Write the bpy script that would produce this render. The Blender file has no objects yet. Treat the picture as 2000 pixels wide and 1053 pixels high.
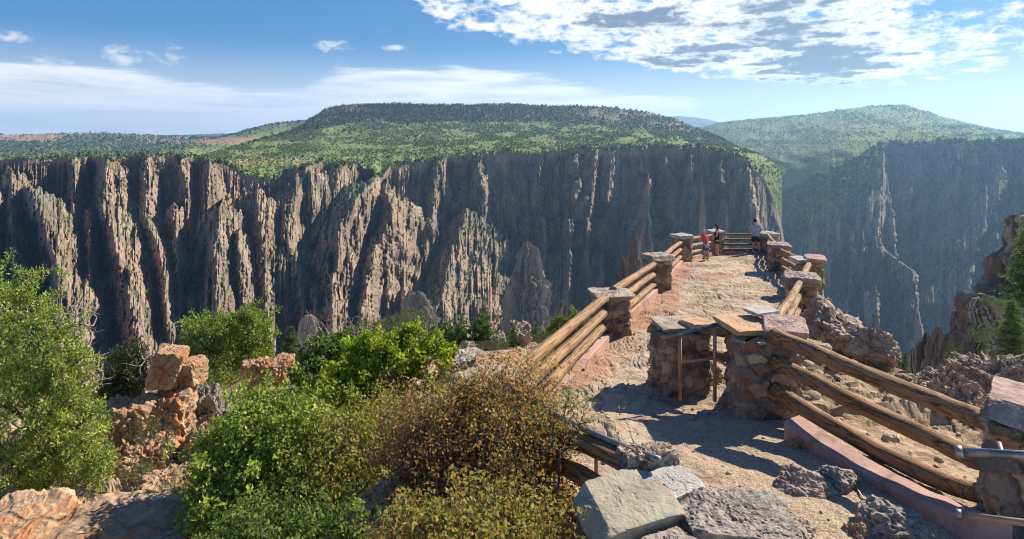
import bpy, bmesh, math, random
import numpy as np
from mathutils import Vector, Matrix, Quaternion

C = bpy.context.scene.collection
F = 1000.0 / math.tan(math.radians(40))       # focal length in photo pixels (2000 wide)
HORIZON = 265.0

def P(px, py, d):
    """photo pixel at a depth d (metres straight ahead of the camera) -> world point"""
    return Vector(((px - 1000) / F * d, d, -(py - HORIZON) / F * d))

# ------------------------------------------------------------------ noise
def _h(ix, iy, iz, seed):
    h = (ix.astype(np.int64) * 374761393 + iy.astype(np.int64) * 668265263 + iz.astype(np.int64) * 2147483647 + seed * 974711) & 0xFFFFFFFF
    h = ((h ^ (h >> 13)) * 1274126177) & 0xFFFFFFFF
    h = ((h ^ (h >> 16)) * 2246822519) & 0xFFFFFFFF
    h = h ^ (h >> 15)
    return (h & 0xFFFFFF) / float(0xFFFFFF) * 2 - 1

def noise2(x, y, seed=0):
    x, y = np.broadcast_arrays(np.asarray(x, float), np.asarray(y, float))
    ix, iy = np.floor(x), np.floor(y)
    fx, fy = x - ix, y - iy
    fx = fx * fx * fx * (fx * (fx * 6 - 15) + 10); fy = fy * fy * fy * (fy * (fy * 6 - 15) + 10)
    z = np.zeros_like(ix)
    a = _h(ix, iy, z, seed); b = _h(ix + 1, iy, z, seed); c = _h(ix, iy + 1, z, seed); d = _h(ix + 1, iy + 1, z, seed)
    return (a * (1 - fx) + b * fx) * (1 - fy) + (c * (1 - fx) + d * fx) * fy

def noise3(p, seed=0):
    i = np.floor(p); f = p - i
    f = f * f * (3 - 2 * f)
    out = 0
    for dx in (0, 1):
        for dy in (0, 1):
            for dz in (0, 1):
                w = (f[..., 0] if dx else 1 - f[..., 0]) * (f[..., 1] if dy else 1 - f[..., 1]) * (f[..., 2] if dz else 1 - f[..., 2])
                out = out + w * _h(i[..., 0] + dx, i[..., 1] + dy, i[..., 2] + dz, seed)
    return out

def fbm2(x, y, seed=0, o=4, g=0.5):
    r, a = 0, 1.0
    for k in range(o):
        r = r + a * noise2(x * 2 ** k, y * 2 ** k, seed + k * 17); a *= g
    return r

def fbm3(p, seed=0, o=4, g=0.5):
    r, a = 0, 1.0
    for k in range(o):
        r = r + a * noise3(p * 2 ** k, seed + k * 17); a *= g
    return r

def sstep(a, b, x):
    t = np.clip((x - a) / (b - a), 0, 1)
    return t * t * (3 - 2 * t)

# ------------------------------------------------------------------ mesh helpers
def mesh_np(name, v, f, mat=None, parent=None, smooth=True, col=None):
    """one mesh object from numpy vertices (N,3) and faces (M,k); col = per-vertex rgb"""
    v = np.ascontiguousarray(v, dtype=np.float32); f = np.ascontiguousarray(f, dtype=np.int32)
    me = bpy.data.meshes.new(name)
    me.vertices.add(len(v)); me.vertices.foreach_set('co', v.ravel())
    m, k = f.shape
    me.loops.add(m * k); me.loops.foreach_set('vertex_index', f.ravel())
    me.polygons.add(m)
    me.polygons.foreach_set('loop_start', np.arange(0, m * k, k, dtype=np.int32))
    me.polygons.foreach_set('use_smooth', np.full(m, smooth, dtype=bool))
    if col is not None:
        a = me.color_attributes.new('tint', 'FLOAT_COLOR', 'POINT')
        c = np.ones((len(v), 4), np.float32); c[:, :3] = col
        a.data.foreach_set('color', c.ravel())
    me.update(calc_edges=True); me.validate()
    o = bpy.data.objects.new(name, me); C.objects.link(o)
    if mat: me.materials.append(mat)
    if parent: o.parent = parent
    return o

def grid_faces(nc, nr, flip=False):
    i = np.arange(nc - 1)[:, None] * nr + np.arange(nr - 1)[None, :]
    i = i.ravel()
    f = np.stack([i, i + 1, i + nr + 1, i + nr], 1)
    return f[:, ::-1] if flip else f

def join_np(parts):
    vs, fs, cs, n = [], [], [], 0
    for p in parts:
        vs.append(p[0]); fs.append(p[1] + n); n += len(p[0])
        if len(p) > 2: cs.append(p[2])
    return np.concatenate(vs), np.concatenate(fs), (np.concatenate(cs) if cs else None)

def tube_np(pts, rad, sides=8, cap=True, rough=0.0, seed=0):
    """tapered tube through pts; all quads (caps are fans of degenerate-free quads around a centre ring)"""
    pts = np.asarray(pts, float); n = len(pts)
    rad = np.broadcast_to(np.asarray(rad, float), (n,)).copy()
    t = np.gradient(pts, axis=0); t /= np.linalg.norm(t, axis=1)[:, None] + 1e-9
    ref = np.array([0, 0, 1.0]) if abs(t[:, 2]).mean() < 0.8 else np.array([1.0, 0, 0])
    a = np.cross(t, ref); a /= np.linalg.norm(a, axis=1)[:, None] + 1e-9
    b = np.cross(a, t)
    if cap:
        pts = np.concatenate([pts[:1], pts, pts[-1:]]); rad = np.concatenate([[rad[0] * 0.02], rad, [rad[-1] * 0.02]])
        a = np.concatenate([a[:1], a, a[-1:]]); b = np.concatenate([b[:1], b, b[-1:]]); n += 2
    ang = np.arange(sides) / sides * 2 * math.pi
    r = rad[:, None] * np.ones(sides)[None]
    if rough:
        s = np.arange(n)[:, None]
        r = r * (1 + rough * noise2(s * 0.31, np.cos(ang)[None] * 1.3 + 7 * np.sin(ang)[None], seed))
    v = pts[:, None] + r[..., None] * (np.cos(ang)[None, :, None] * a[:, None] + np.sin(ang)[None, :, None] * b[:, None])
    i = np.arange(n - 1)[:, None] * sides; j = np.arange(sides)[None]; j2 = (j + 1) % sides
    f = np.stack([i + j, i + j2, i + sides + j2, i + sides + j], -1).reshape(-1, 4)
    return v.reshape(-1, 3), f

def segs_np(p0, p1, r0, r1, sides=4):
    """many short tapered sticks at once"""
    p0 = np.asarray(p0); p1 = np.asarray(p1); n = len(p0)
    t = p1 - p0; t = t / (np.linalg.norm(t, axis=1)[:, None] + 1e-9)
    ref = np.where(np.abs(t[:, 2:3]) < 0.9, np.array([[0, 0, 1.0]]), np.array([[1.0, 0, 0]]))
    a = np.cross(t, ref); a /= np.linalg.norm(a, axis=1)[:, None] + 1e-9
    b = np.cross(a, t)
    ang = np.arange(sides) / sides * 2 * math.pi
    ring = np.cos(ang)[None, :, None] * a[:, None] + np.sin(ang)[None, :, None] * b[:, None]
    v = np.stack([p0[:, None] + ring * np.asarray(r0)[:, None, None], p1[:, None] + ring * np.asarray(r1)[:, None, None]], 1)
    base = (np.arange(n) * 2 * sides)[:, None]; j = np.arange(sides)[None]; j2 = (j + 1) % sides
    f = np.stack([base + j, base + j2, base + sides + j2, base + sides + j], -1).reshape(-1, 4)
    return v.reshape(-1, 3), f

def tag(o, label=None, cat=None, group=None, kind=None):
    if label: o['label'] = label
    if cat: o['category'] = cat
    if group: o['group'] = group
    if kind: o['kind'] = kind
    return o

def empty(name, loc, label, cat, group=None):
    o = bpy.data.objects.new(name, None); C.objects.link(o)
    o.location = loc; o.empty_display_size = 0.2
    return tag(o, label, cat, group)

_ico = {}
def ico(n):
    if n not in _ico:
        bm = bmesh.new(); bmesh.ops.create_icosphere(bm, subdivisions=n, radius=1)
        v = np.array([x.co[:] for x in bm.verts]); f = np.array([[x.index for x in q.verts] for q in bm.faces]); bm.free()
        _ico[n] = (v / np.linalg.norm(v, axis=1)[:, None], f)
    return _ico[n]

# ------------------------------------------------------------------ node helpers
class NT:
    def __init__(s, tree):
        s.t = tree; tree.nodes.clear()
    def n(s, kind, **kw):
        nd = s.t.nodes.new(kind)
        for k, v in kw.items():
            if k in ('ins',):
                for a, b in v.items():
                    s.put(nd.inputs[a], b)
            else: setattr(nd, k, v)
        return nd
    def put(s, sock, val):
        if isinstance(val, bpy.types.NodeSocket): s.t.links.new(val, sock)
        elif isinstance(val, bpy.types.Node): s.t.links.new(val.outputs[0], sock)
        else: sock.default_value = val
    def math(s, op, a, b=0.0, c=None, clamp=False):
        nd = s.n('ShaderNodeMath', operation=op, use_clamp=clamp)
        s.put(nd.inputs[0], a); s.put(nd.inputs[1], b)
        if c is not None: s.put(nd.inputs[2], c)
        return nd.outputs[0]
    def vmath(s, op, a, b=(0, 0, 0)):
        nd = s.n('ShaderNodeVectorMath', operation=op)
        s.put(nd.inputs[0], a); s.put(nd.inputs[1], b)
        return nd.outputs[0]
    def mapr(s, v, a, b, c=0.0, d=1.0, smooth=True):
        nd = s.n('ShaderNodeMapRange', interpolation_type='SMOOTHSTEP' if smooth else 'LINEAR')
        s.put(nd.inputs[0], v); s.put(nd.inputs[1], a); s.put(nd.inputs[2], b); s.put(nd.inputs[3], c); s.put(nd.inputs[4], d)
        return nd.outputs[0]
    def mix(s, fac, a, b, mode='MIX'):
        nd = s.n('ShaderNodeMix', data_type='RGBA', blend_type=mode)
        s.put(nd.inputs[0], fac); s.put(nd.inputs[6], a if not isinstance(a, tuple) else (*a[:3], 1)); s.put(nd.inputs[7], b if not isinstance(b, tuple) else (*b[:3], 1))
        return nd.outputs[2]
    def noise(s, vec, scale, detail=4, rough=0.55, dist=0.0):
        nd = s.n('ShaderNodeTexNoise', noise_dimensions='3D')
        s.put(nd.inputs['Vector'], vec); s.put(nd.inputs['Scale'], scale); s.put(nd.inputs['Detail'], detail); s.put(nd.inputs['Roughness'], rough); s.put(nd.inputs['Distortion'], dist)
        return nd.outputs['Fac']
    def ramp(s, fac, stops, interp='LINEAR'):
        nd = s.n('ShaderNodeValToRGB'); cr = nd.color_ramp; cr.interpolation = interp
        while len(cr.elements) < len(stops): cr.elements.new(0.5)
        for e, (p, c) in zip(cr.elements, stops):
            e.position = p; e.color = (*c, 1) if len(c) == 3 else c
        s.put(nd.inputs[0], fac)
        return nd.outputs[0]

def new_mat(name):
    m = bpy.data.materials.new(name); m.use_nodes = True
    return m, NT(m.node_tree)

def finish(t, color, rough=0.85, bump=None, bump_strength=0.6, bump_dist=0.02, metallic=0.0, spec=0.25, extra_h=None):
    b = t.n('ShaderNodeBsdfPrincipled')
    t.put(b.inputs['Base Color'], color if not isinstance(color, tuple) else (*color[:3], 1))
    t.put(b.inputs['Roughness'], rough); t.put(b.inputs['Metallic'], metallic); t.put(b.inputs['Specular IOR Level'], spec)
    if bump is not None:
        bn = t.n('ShaderNodeBump'); t.put(bn.inputs['Strength'], bump_strength); t.put(bn.inputs['Distance'], bump_dist); t.put(bn.inputs['Height'], bump)
        t.put(b.inputs['Normal'], bn.outputs[0])
    o = t.n('ShaderNodeOutputMaterial'); t.put(o.inputs[0], b.outputs[0])
    return b

def rock_mat(name, stops, scale=2.0, stretch=(1, 1, 1), bump=0.7, dist=0.03, crack=0.0, crack_scale=2.0, lichen=None, lichen_amt=0.5, green=None, tint=False, fine=14.0, green_at=(0.5, 0.75), gscale=0.2, patches=None):
    m, t = new_mat(name)
    tc = t.n('ShaderNodeTexCoord')
    v = t.vmath('MULTIPLY', tc.outputs['Object'], stretch)
    n1 = t.noise(v, scale, 6, 0.6, 0.3)
    n2 = t.noise(v, scale * fine, 5, 0.65)
    mixn = t.math('ADD', t.math('MULTIPLY', n1, 0.72), t.math('MULTIPLY', n2, 0.28))
    col = t.ramp(mixn, stops)
    if patches:
        for (pc, psc, plo, phi) in patches:
            pn = t.noise(tc.outputs['Object'], psc, 4, 0.6, 0.6)
            col = t.mix(t.mapr(pn, plo, phi), col, pc)
    if tint:
        at = t.n('ShaderNodeAttribute', attribute_name='tint')
        col = t.mix(1.0, col, at.outputs['Color'], 'MULTIPLY')
    h = t.math('ADD', t.math('MULTIPLY', n1, 0.6), t.math('MULTIPLY', n2, 0.4))
    if lichen:
        ln = t.noise(tc.outputs['Object'], scale * 5, 6, 0.7)
        col = t.mix(t.math('MULTIPLY', t.mapr(ln, 0.53, 0.6), lichen_amt), col, lichen)
    if crack:
        vo = t.n('ShaderNodeTexVoronoi', feature='DISTANCE_TO_EDGE')
        wv = t.vmath('ADD', v, t.vmath('MULTIPLY', t.n('ShaderNodeTexNoise', ins={'Vector': v, 'Scale': scale * 2}).outputs['Color'], (0.35, 0.35, 0.35)))
        t.put(vo.inputs['Vector'], wv); t.put(vo.inputs['Scale'], crack_scale)
        ck = t.mapr(vo.outputs[0], 0.0, 0.05)
        h = t.math('ADD', h, t.math('MULTIPLY', ck, crack))
        col = t.mix(t.math('MULTIPLY', t.math('SUBTRACT', 1.0, ck), 0.45), col, (0.10, 0.075, 0.055))
    if green:
        g = t.n('ShaderNodeNewGeometry')
        nz = t.n('ShaderNodeSeparateXYZ', ins={0: g.outputs['True Normal']}).outputs[2]
        gn = t.noise(tc.outputs['Object'], gscale, 5, 0.7)
        gm = t.mapr(t.math('ADD', nz, t.math('MULTIPLY', t.math('SUBTRACT', gn, 0.5), 1.0)), green_at[0], green_at[1])
        gc = t.mix(t.noise(tc.outputs['Object'], gscale * 4, 3), green[0], green[1])
        col = t.mix(gm, col, gc)
    finish(t, col, 0.9, h, bump, dist, spec=0.15)
    return m
# ------------------------------------------------------------------ camera, sun, sky
sc = bpy.context.scene
cam = bpy.data.objects.new('camera', bpy.data.cameras.new('camera')); C.objects.link(cam)
cam.location = (0, 0, 0); cam.rotation_euler = (math.radians(90), 0, 0)
cam.data.sensor_width = 36; cam.data.lens = 18 / math.tan(math.radians(40))
cam.data.shift_y = -(526.5 - HORIZON) / 2000
cam.data.clip_start = 0.1; cam.data.clip_end = 60000
sc.camera = cam
sc.cycles.filter_width = 1.1
sc.view_settings.view_transform = 'Standard'; sc.view_settings.look = 'None'
sc.view_settings.exposure = 0.95; sc.view_settings.gamma = 1.0

SUN_AZ, SUN_EL = 56.0, 36.5            # degrees right of straight ahead, degrees up
sa, se = math.radians(SUN_AZ), math.radians(SUN_EL)
sun_dir = Vector((math.cos(se) * math.sin(sa), math.cos(se) * math.cos(sa), math.sin(se)))
sun = bpy.data.objects.new('sun', bpy.data.lights.new('sun', 'SUN')); C.objects.link(sun)
sun.rotation_euler = (-sun_dir).to_track_quat('-Z', 'Y').to_euler()
sun.data.energy = 5.0; sun.data.angle = math.radians(0.53); sun.data.color = (1.0, 0.90, 0.765)

w = bpy.data.worlds.new('World'); sc.world = w; w.use_nodes = True
t = NT(w.node_tree)
sky = t.n('ShaderNodeTexSky', sky_type='NISHITA', sun_disc=False)
sky.sun_elevation = se; sky.sun_rotation = sa; sky.altitude = 2500; sky.air_density = 1.0; sky.dust_density = 0.3; sky.ozone_density = 3.0
tc = t.n('ShaderNodeTexCoord')
d = t.vmath('NORMALIZE', tc.outputs['Generated'])
sx = t.n('ShaderNodeSeparateXYZ', ins={0: d})
x, y, z = sx.outputs
az = t.math('MULTIPLY', t.math('ARCTAN2', x, y), 180 / math.pi)      # degrees right of north (+Y)
el = t.math('MULTIPLY', t.math('ARCSINE', z), 180 / math.pi)
den = t.math('ADD', t.math('MAXIMUM', z, 0.0), 0.045)
pl = t.n('ShaderNodeCombineXYZ', ins={0: t.math('DIVIDE', x, den), 1: t.math('DIVIDE', y, den), 2: 0.0}).outputs[0]
def curve_az(stops):                      # a function of azimuth, -50..60 degrees -> degrees of elevation
    f = t.math('DIVIDE', t.math('ADD', az, 50.0), 110.0)
    return t.math('MULTIPLY', t.ramp(f, [((a + 50) / 110, (e / 25,) * 3) for a, e in stops]), 25.0)
skyc = t.vmath('MULTIPLY', sky.outputs[0], (0.48, 1.175, 2.6))
skyc = t.vmath('DIVIDE', skyc, t.vmath('ADD', t.vmath('MULTIPLY', skyc, (0.06, 0.156, 0.135)), (1, 1, 1)))
skyc = t.mix(t.mapr(el, 0.0, 9.0, 0.90, 0.0), skyc, (6.9, 7.8, 8.4))
# thin bright sheet low over the left and centre
shN = t.noise(t.vmath('MULTIPLY', pl, (0.5, 1.3, 1)), 0.55, 7, 0.6, 0.6)
shN2 = t.noise(t.n('ShaderNodeCombineXYZ', ins={0: t.math('MULTIPLY', az, 0.07), 1: t.math('MULTIPLY', el, 0.75), 2: 3.1}).outputs[0], 1.0, 7, 0.62, 0.5)
top = curve_az([(-50, 6.2), (-40, 5.6), (-32, 5.6), (-29, 4.7), (-24, 4.2), (-19, 4.6), (-16, 6.2), (-6, 6.2), (3, 5.6), (8, 4.6), (16, 3.4), (19, 2.2), (60, 1.6)])
above = t.math('SUBTRACT', top, el)
wob = t.math('ADD', above, t.math('MULTIPLY', t.math('SUBTRACT', shN2, 0.5), 3.6))
sheet = t.mapr(wob, -0.25, 0.9)
sheet = t.math('MULTIPLY', sheet, t.mapr(shN2, 0.30, 0.60, 0.25, 1.0))
sheet = t.math('MULTIPLY', sheet, t.mapr(el, 0.2, 2.6, 0.75, 1.0))
sheet = t.math('MULTIPLY', sheet, t.mapr(az, 8, 24, 1.0, 0.35))
skyc = t.mix(t.math('MULTIPLY', sheet, 0.9), skyc, (8.8, 9.0, 9.2))
# small fair weather puffs
puff = None
for (a, e, ra, re) in ((-39.5, 7.2, 1.8, 0.6), (-37.5, 5.3, 1.8, 1.0), (-32.6, 6.4, 1.7, 0.95), (-29.4, 6.6, 1.9, 1.1), (-15.9, 8.1, 2.0, 0.7), (-11, 8.1, 1.4, 0.35)):
    gx = t.math('DIVIDE', t.math('SUBTRACT', az, a), ra); gy = t.math('DIVIDE', t.math('SUBTRACT', el, e), re)
    g = t.math('SUBTRACT', 1.0, t.math('ADD', t.math('MULTIPLY', gx, gx), t.math('MULTIPLY', gy, gy)))
    puff = g if puff is None else t.math('MAXIMUM', puff, g)
pN = t.noise(t.n('ShaderNodeCombineXYZ', ins={0: t.math('MULTIPLY', az, 0.55), 1: t.math('MULTIPLY', el, 0.9), 2: 0.0}).outputs[0], 0.9, 8, 0.66, 0.4)
pm = t.mapr(t.math('ADD', t.math('MULTIPLY', puff, 0.40), t.math('MULTIPLY', t.math('SUBTRACT', pN, 0.5), 2.3)), 0.10, 0.75)
pm = t.math('MULTIPLY', pm, t.mapr(puff, -1.2, 0.0))
skyc = t.mix(t.math('MULTIPLY', pm, 0.85), skyc, (7.4, 7.7, 8.1))
# broken altocumulus field, backlit: thin edges bright, thick cores grey
edge = curve_az([(-50, 25), (-14, 18), (-9, 10.5), (-7, 9.0), (-3, 8.0), (0, 7.2), (6, 6.2), (12, 4.6), (17, 3.6), (24, 3.2), (31, 2.7), (36, 2.6), (40, 3.2), (46, 6.0), (60, 9.0)])
inside = t.math('SUBTRACT', el, edge)
cN = t.noise(pl, 2.1, 9, 0.58, 0.25)
cB = t.noise(pl, 0.42, 3, 0.5, 0.2)
az_el = t.n('ShaderNodeCombineXYZ', ins={0: t.math('MULTIPLY', az, 0.32), 1: t.math('MULTIPLY', el, 0.62), 2: 5.0}).outputs[0]
cF = t.noise(az_el, 2.2, 9, 0.60, 0.3)
dens = t.math('ADD', t.math('MULTIPLY', cN, 0.50), t.math('ADD', t.math('MULTIPLY', cF, 0.55), t.math('MULTIPLY', cB, 0.25)))
dens = t.math('ADD', dens, t.mapr(inside, -0.7, 2.6, -0.34, 0.055))
def lump(a, e, ra, re):
    gx = t.math('DIVIDE', t.math('SUBTRACT', az, a), ra); gy = t.math('DIVIDE', t.math('SUBTRACT', el, e), re)
    return t.math('SUBTRACT', 1.0, t.math('ADD', t.math('MULTIPLY', gx, gx), t.math('MULTIPLY', gy, gy)))
core = t.math('MAXIMUM', t.math('MAXIMUM', lump(24.5, 9.6, 9.0, 3.0), lump(27.0, 6.4, 7.0, 2.2)), t.math('MAXIMUM', lump(12.0, 10.4, 8.0, 1.8), lump(17.0, 7.2, 6.5, 1.4)))
dens = t.math('ADD', dens, t.mapr(core, -0.6, 0.8, -0.025, 0.07))
dens = t.math('ADD', dens, t.mapr(az, 30.0, 37.0, 0.0, -0.045))
cover = t.math('MULTIPLY', t.mapr(dens, 0.575, 0.745), t.mapr(el, 15.0, 26.0, 1.0, 0.0))
thick = t.mapr(t.math('ADD', t.math('MULTIPLY', t.mapr(core, -0.7, 1.0, -1.0, 0.45, False), 0.26), t.math('ADD', t.math('MULTIPLY', t.math('SUBTRACT', cB, 0.5), 0.45), t.math('ADD', t.math('MULTIPLY', t.math('SUBTRACT', cN, 0.5), 0.9), t.math('MULTIPLY', t.math('SUBTRACT', cF, 0.5), 0.5)))), -0.06, 0.12)
cc = t.mix(thick, (8.6, 8.6, 8.4), (1.7, 2.25, 2.9))
skyc = t.mix(t.math('MULTIPLY', cover, 0.95), skyc, cc)
bg = t.n('ShaderNodeBackground', ins={'Color': skyc, 'Strength': 0.07})
o = t.n('ShaderNodeOutputWorld'); t.put(o.inputs[0], bg.outputs[0])
# ------------------------------------------------------------------ canyon
canyon_rock = rock_mat('canyon rock', [(0.32, (0.066, 0.053, 0.043)), (0.43, (0.165, 0.124, 0.092)), (0.53, (0.262, 0.198, 0.141)), (0.66, (0.40, 0.315, 0.23))],
    scale=0.05, stretch=(1, 1, 0.13), bump=1.0, dist=4.0, fine=7.0, green=((0.050, 0.070, 0.022), (0.135, 0.135, 0.058)), green_at=(0.62, 0.86), gscale=0.06,
    patches=[((0.33, 0.22, 0.165), 0.012, 0.52, 0.66), ((0.19, 0.17, 0.155), 0.016, 0.56, 0.70)])

def I(x, pts):
    a = np.array(pts, float); return np.interp(x, a[:, 0], a[:, 1])

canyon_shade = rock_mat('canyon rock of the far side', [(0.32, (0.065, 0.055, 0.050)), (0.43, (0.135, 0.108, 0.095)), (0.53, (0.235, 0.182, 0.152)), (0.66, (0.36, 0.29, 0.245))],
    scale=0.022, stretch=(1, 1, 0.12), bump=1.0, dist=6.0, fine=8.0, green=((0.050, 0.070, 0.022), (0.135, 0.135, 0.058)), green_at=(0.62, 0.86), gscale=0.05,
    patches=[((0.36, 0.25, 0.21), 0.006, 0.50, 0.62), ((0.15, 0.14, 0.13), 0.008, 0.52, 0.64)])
def rock_wall(name, u0, u1, step, rim_pts, bottom, base_pts, lean, ridges, nr, seed, amp=1.0, nj=1.0, broken=None):
    us = np.arange(u0, u1, step); nc = len(us)
    rim = I(us, rim_pts); broken = sstep(1000, 1150, us)[:, None] * 1.6
    rim = rim + nj * (3.0 * noise2(us / 17, us * 0, seed) + 2.2 * noise2(us / 6, us * 0, seed + 1) + 1.2 * noise2(us / 2.6, us * 0, seed + 2))
    T = np.linspace(0, 1, nr) ** 1.0
    U = np.repeat(us[:, None], nr, 1); Y = rim[:, None] + T[None] * (bottom - rim[:, None])
    base = I(us, base_pts)[:, None]
    dy = Y - rim[:, None]
    Uw = U + 5 * fbm2(U / 90, Y / 240, seed + 5, 3)            # wandering of the flutes
    D0 = base - lean * dy - 10 * (fbm2(U / 130, Y / 300, seed + 9, 3))
    D = D0.copy()
    for (pts, sl, sr) in ridges:
        p = np.array(pts, float)
        cx = np.interp(Y, p[:, 1], p[:, 0]) + 3.0 * fbm2(Y / 60, Uw / 45 + p[0, 0], seed + 31, 3)
        pr = np.interp(Y, p[:, 1], p[:, 2]) * np.where(p[0, 0] < 820, 1.3, 1.0) * (1 + 0.05 * noise2(Y / 34, Uw / 13, seed + 72) + 0.03 * noise2(Y / 12 + Uw / 9, Uw / 7, seed + 78))
        gone = 26 * np.clip(noise2(Y / 34, Y * 0 + p[0, 0] * 0.37, seed + 73), 0, 1) * broken
        pr = pr - gone * sstep(0, 14, Y - p[0, 1] - 12)
        s = np.where(Uw < cx, sl, sr)
        s = s * np.where(Uw < cx, 1, np.where(s > 12, np.exp(1.3 * noise2(Y / 7, Y * 0 + p[0, 0], seed + 76)), 1)); cx = cx + 2.4 * noise2(Y / 5, Uw / 5, seed + 77)
        dist = np.abs(Uw - cx)
        d = D0 - pr + s * np.maximum(dist - 2, 0) * (1 + 0.25 * noise2(Y / 40, Uw / 60, seed + 3))
        jag = p[0, 1] + (7 if amp < 1.5 else 20) * noise2(U / 5, U * 0, seed + 4) + (0 if amp < 1.5 else 14) * noise2(U / 14, U * 0, seed + 6) + 0.55 * dist
        d = np.where(Y < jag, 1e9, d)
        D = np.minimum(D, d)
    # fluting: vertical ribs of three sizes, chimneys, ledges
    def ridged(fx, fy, sd): return 1 - np.abs(noise2(Uw / fx, Y / fy, sd)) * 2
    fl = 9.0 * ridged(34, 260, seed + 11) + 5.0 * ridged(14, 130, seed + 12) + 2.6 * ridged(6.2, 60, seed + 13) + 1.2 * noise2(Uw / 2.7, Y / 22, seed + 14)
    fl = fl * (0.75 + 0.6 * sstep(-0.4, 0.5, noise2(U / 75, Y / 90, seed + 55)))
    fl = fl + 4.5 * fbm2(Uw / 16, Y / 75, seed + 56, 4) + 0.8 * noise2(Uw / 11, Y / 12, seed + 16) + 0.5 * noise2(Uw / 5, Y / 7, seed + 18)
    ch = np.clip(noise2(Uw / 22, Y / 300, seed + 15) - 0.45, 0, 1) * 45
    def blocks(fx, fy, sd):                                    # broken columns: hard-edged joints
        cu = Uw / fx + 0.22 * noise2(Y / (fy * 0.6), Uw / (fx * 3), sd + 3); ci = np.floor(cu)
        cy = Y / fy + 0.9 * noise2(Uw / (fx * 1.7), Y / fy, sd + 8) + 3.7 * _h(ci, ci * 0, ci * 0, sd + 1) + 0.5 * noise2(Uw / (fx * 0.7), Y / fy, sd + 4); cj = np.floor(cy)
        fr = np.abs(cu - ci - 0.5) * 2
        return _h(ci, cj, ci * 0, sd) * 0.72 + 0.5 * _h(ci, ci * 0 + 9, ci * 0, sd + 2) - 0.45 * (1 - fr ** 3) + 0.22 * (cy - cj - 0.5)
    fl = fl * 0.34 + 3.6 * blocks(29, 170, seed + 61) + 3.9 * blocks(11, 70, seed + 62) + 2.7 * blocks(5.2, 36, seed + 63) + 1.4 * blocks(2.8, 16, seed + 64)
    fade = sstep(0, 26, dy) * 0.75 + 0.25
    led = fbm2(Uw / 55, Y / 48, seed + 21, 3)
    ledge = 1.2 * (np.floor(led * 3) + sstep(0.55, 1.0, led * 3 - np.floor(led * 3))) / 3 * 2
    D = D - amp * fl * fade + amp * ch * fade - amp * ledge * fade
    D = D + 10 * (1 - sstep(0, 8, dy)) * 0.6
    kk = max(3, int(34 / step)); ker = np.exp(-np.linspace(-2, 2, 2 * kk + 1) ** 2); ker /= ker.sum()
    Ds = np.convolve(np.pad(np.median(D[:, 4:14], 1), kk, mode='edge'), ker, 'valid')[:, None]      # gullies only open some way below the rim
    wr = (1 - sstep(0, 24, dy)) * 0.9 * sstep(0, 30, (us[-1] - us))[:, None]
    D = D * (1 - wr) + np.minimum(Ds, D + 200) * wr
    X = (U - 1000) / F * D; Z = -(Y - HORIZON) / F * D
    v = np.stack([X, D, Z], -1).reshape(-1, 3)
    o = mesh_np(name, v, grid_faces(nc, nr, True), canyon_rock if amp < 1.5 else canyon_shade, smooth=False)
    tag(o, kind='structure')
    return dict(u=us, rim=rim, D=D, Y=Y, U=U, X=X, Z=Z, obj=o)

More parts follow.
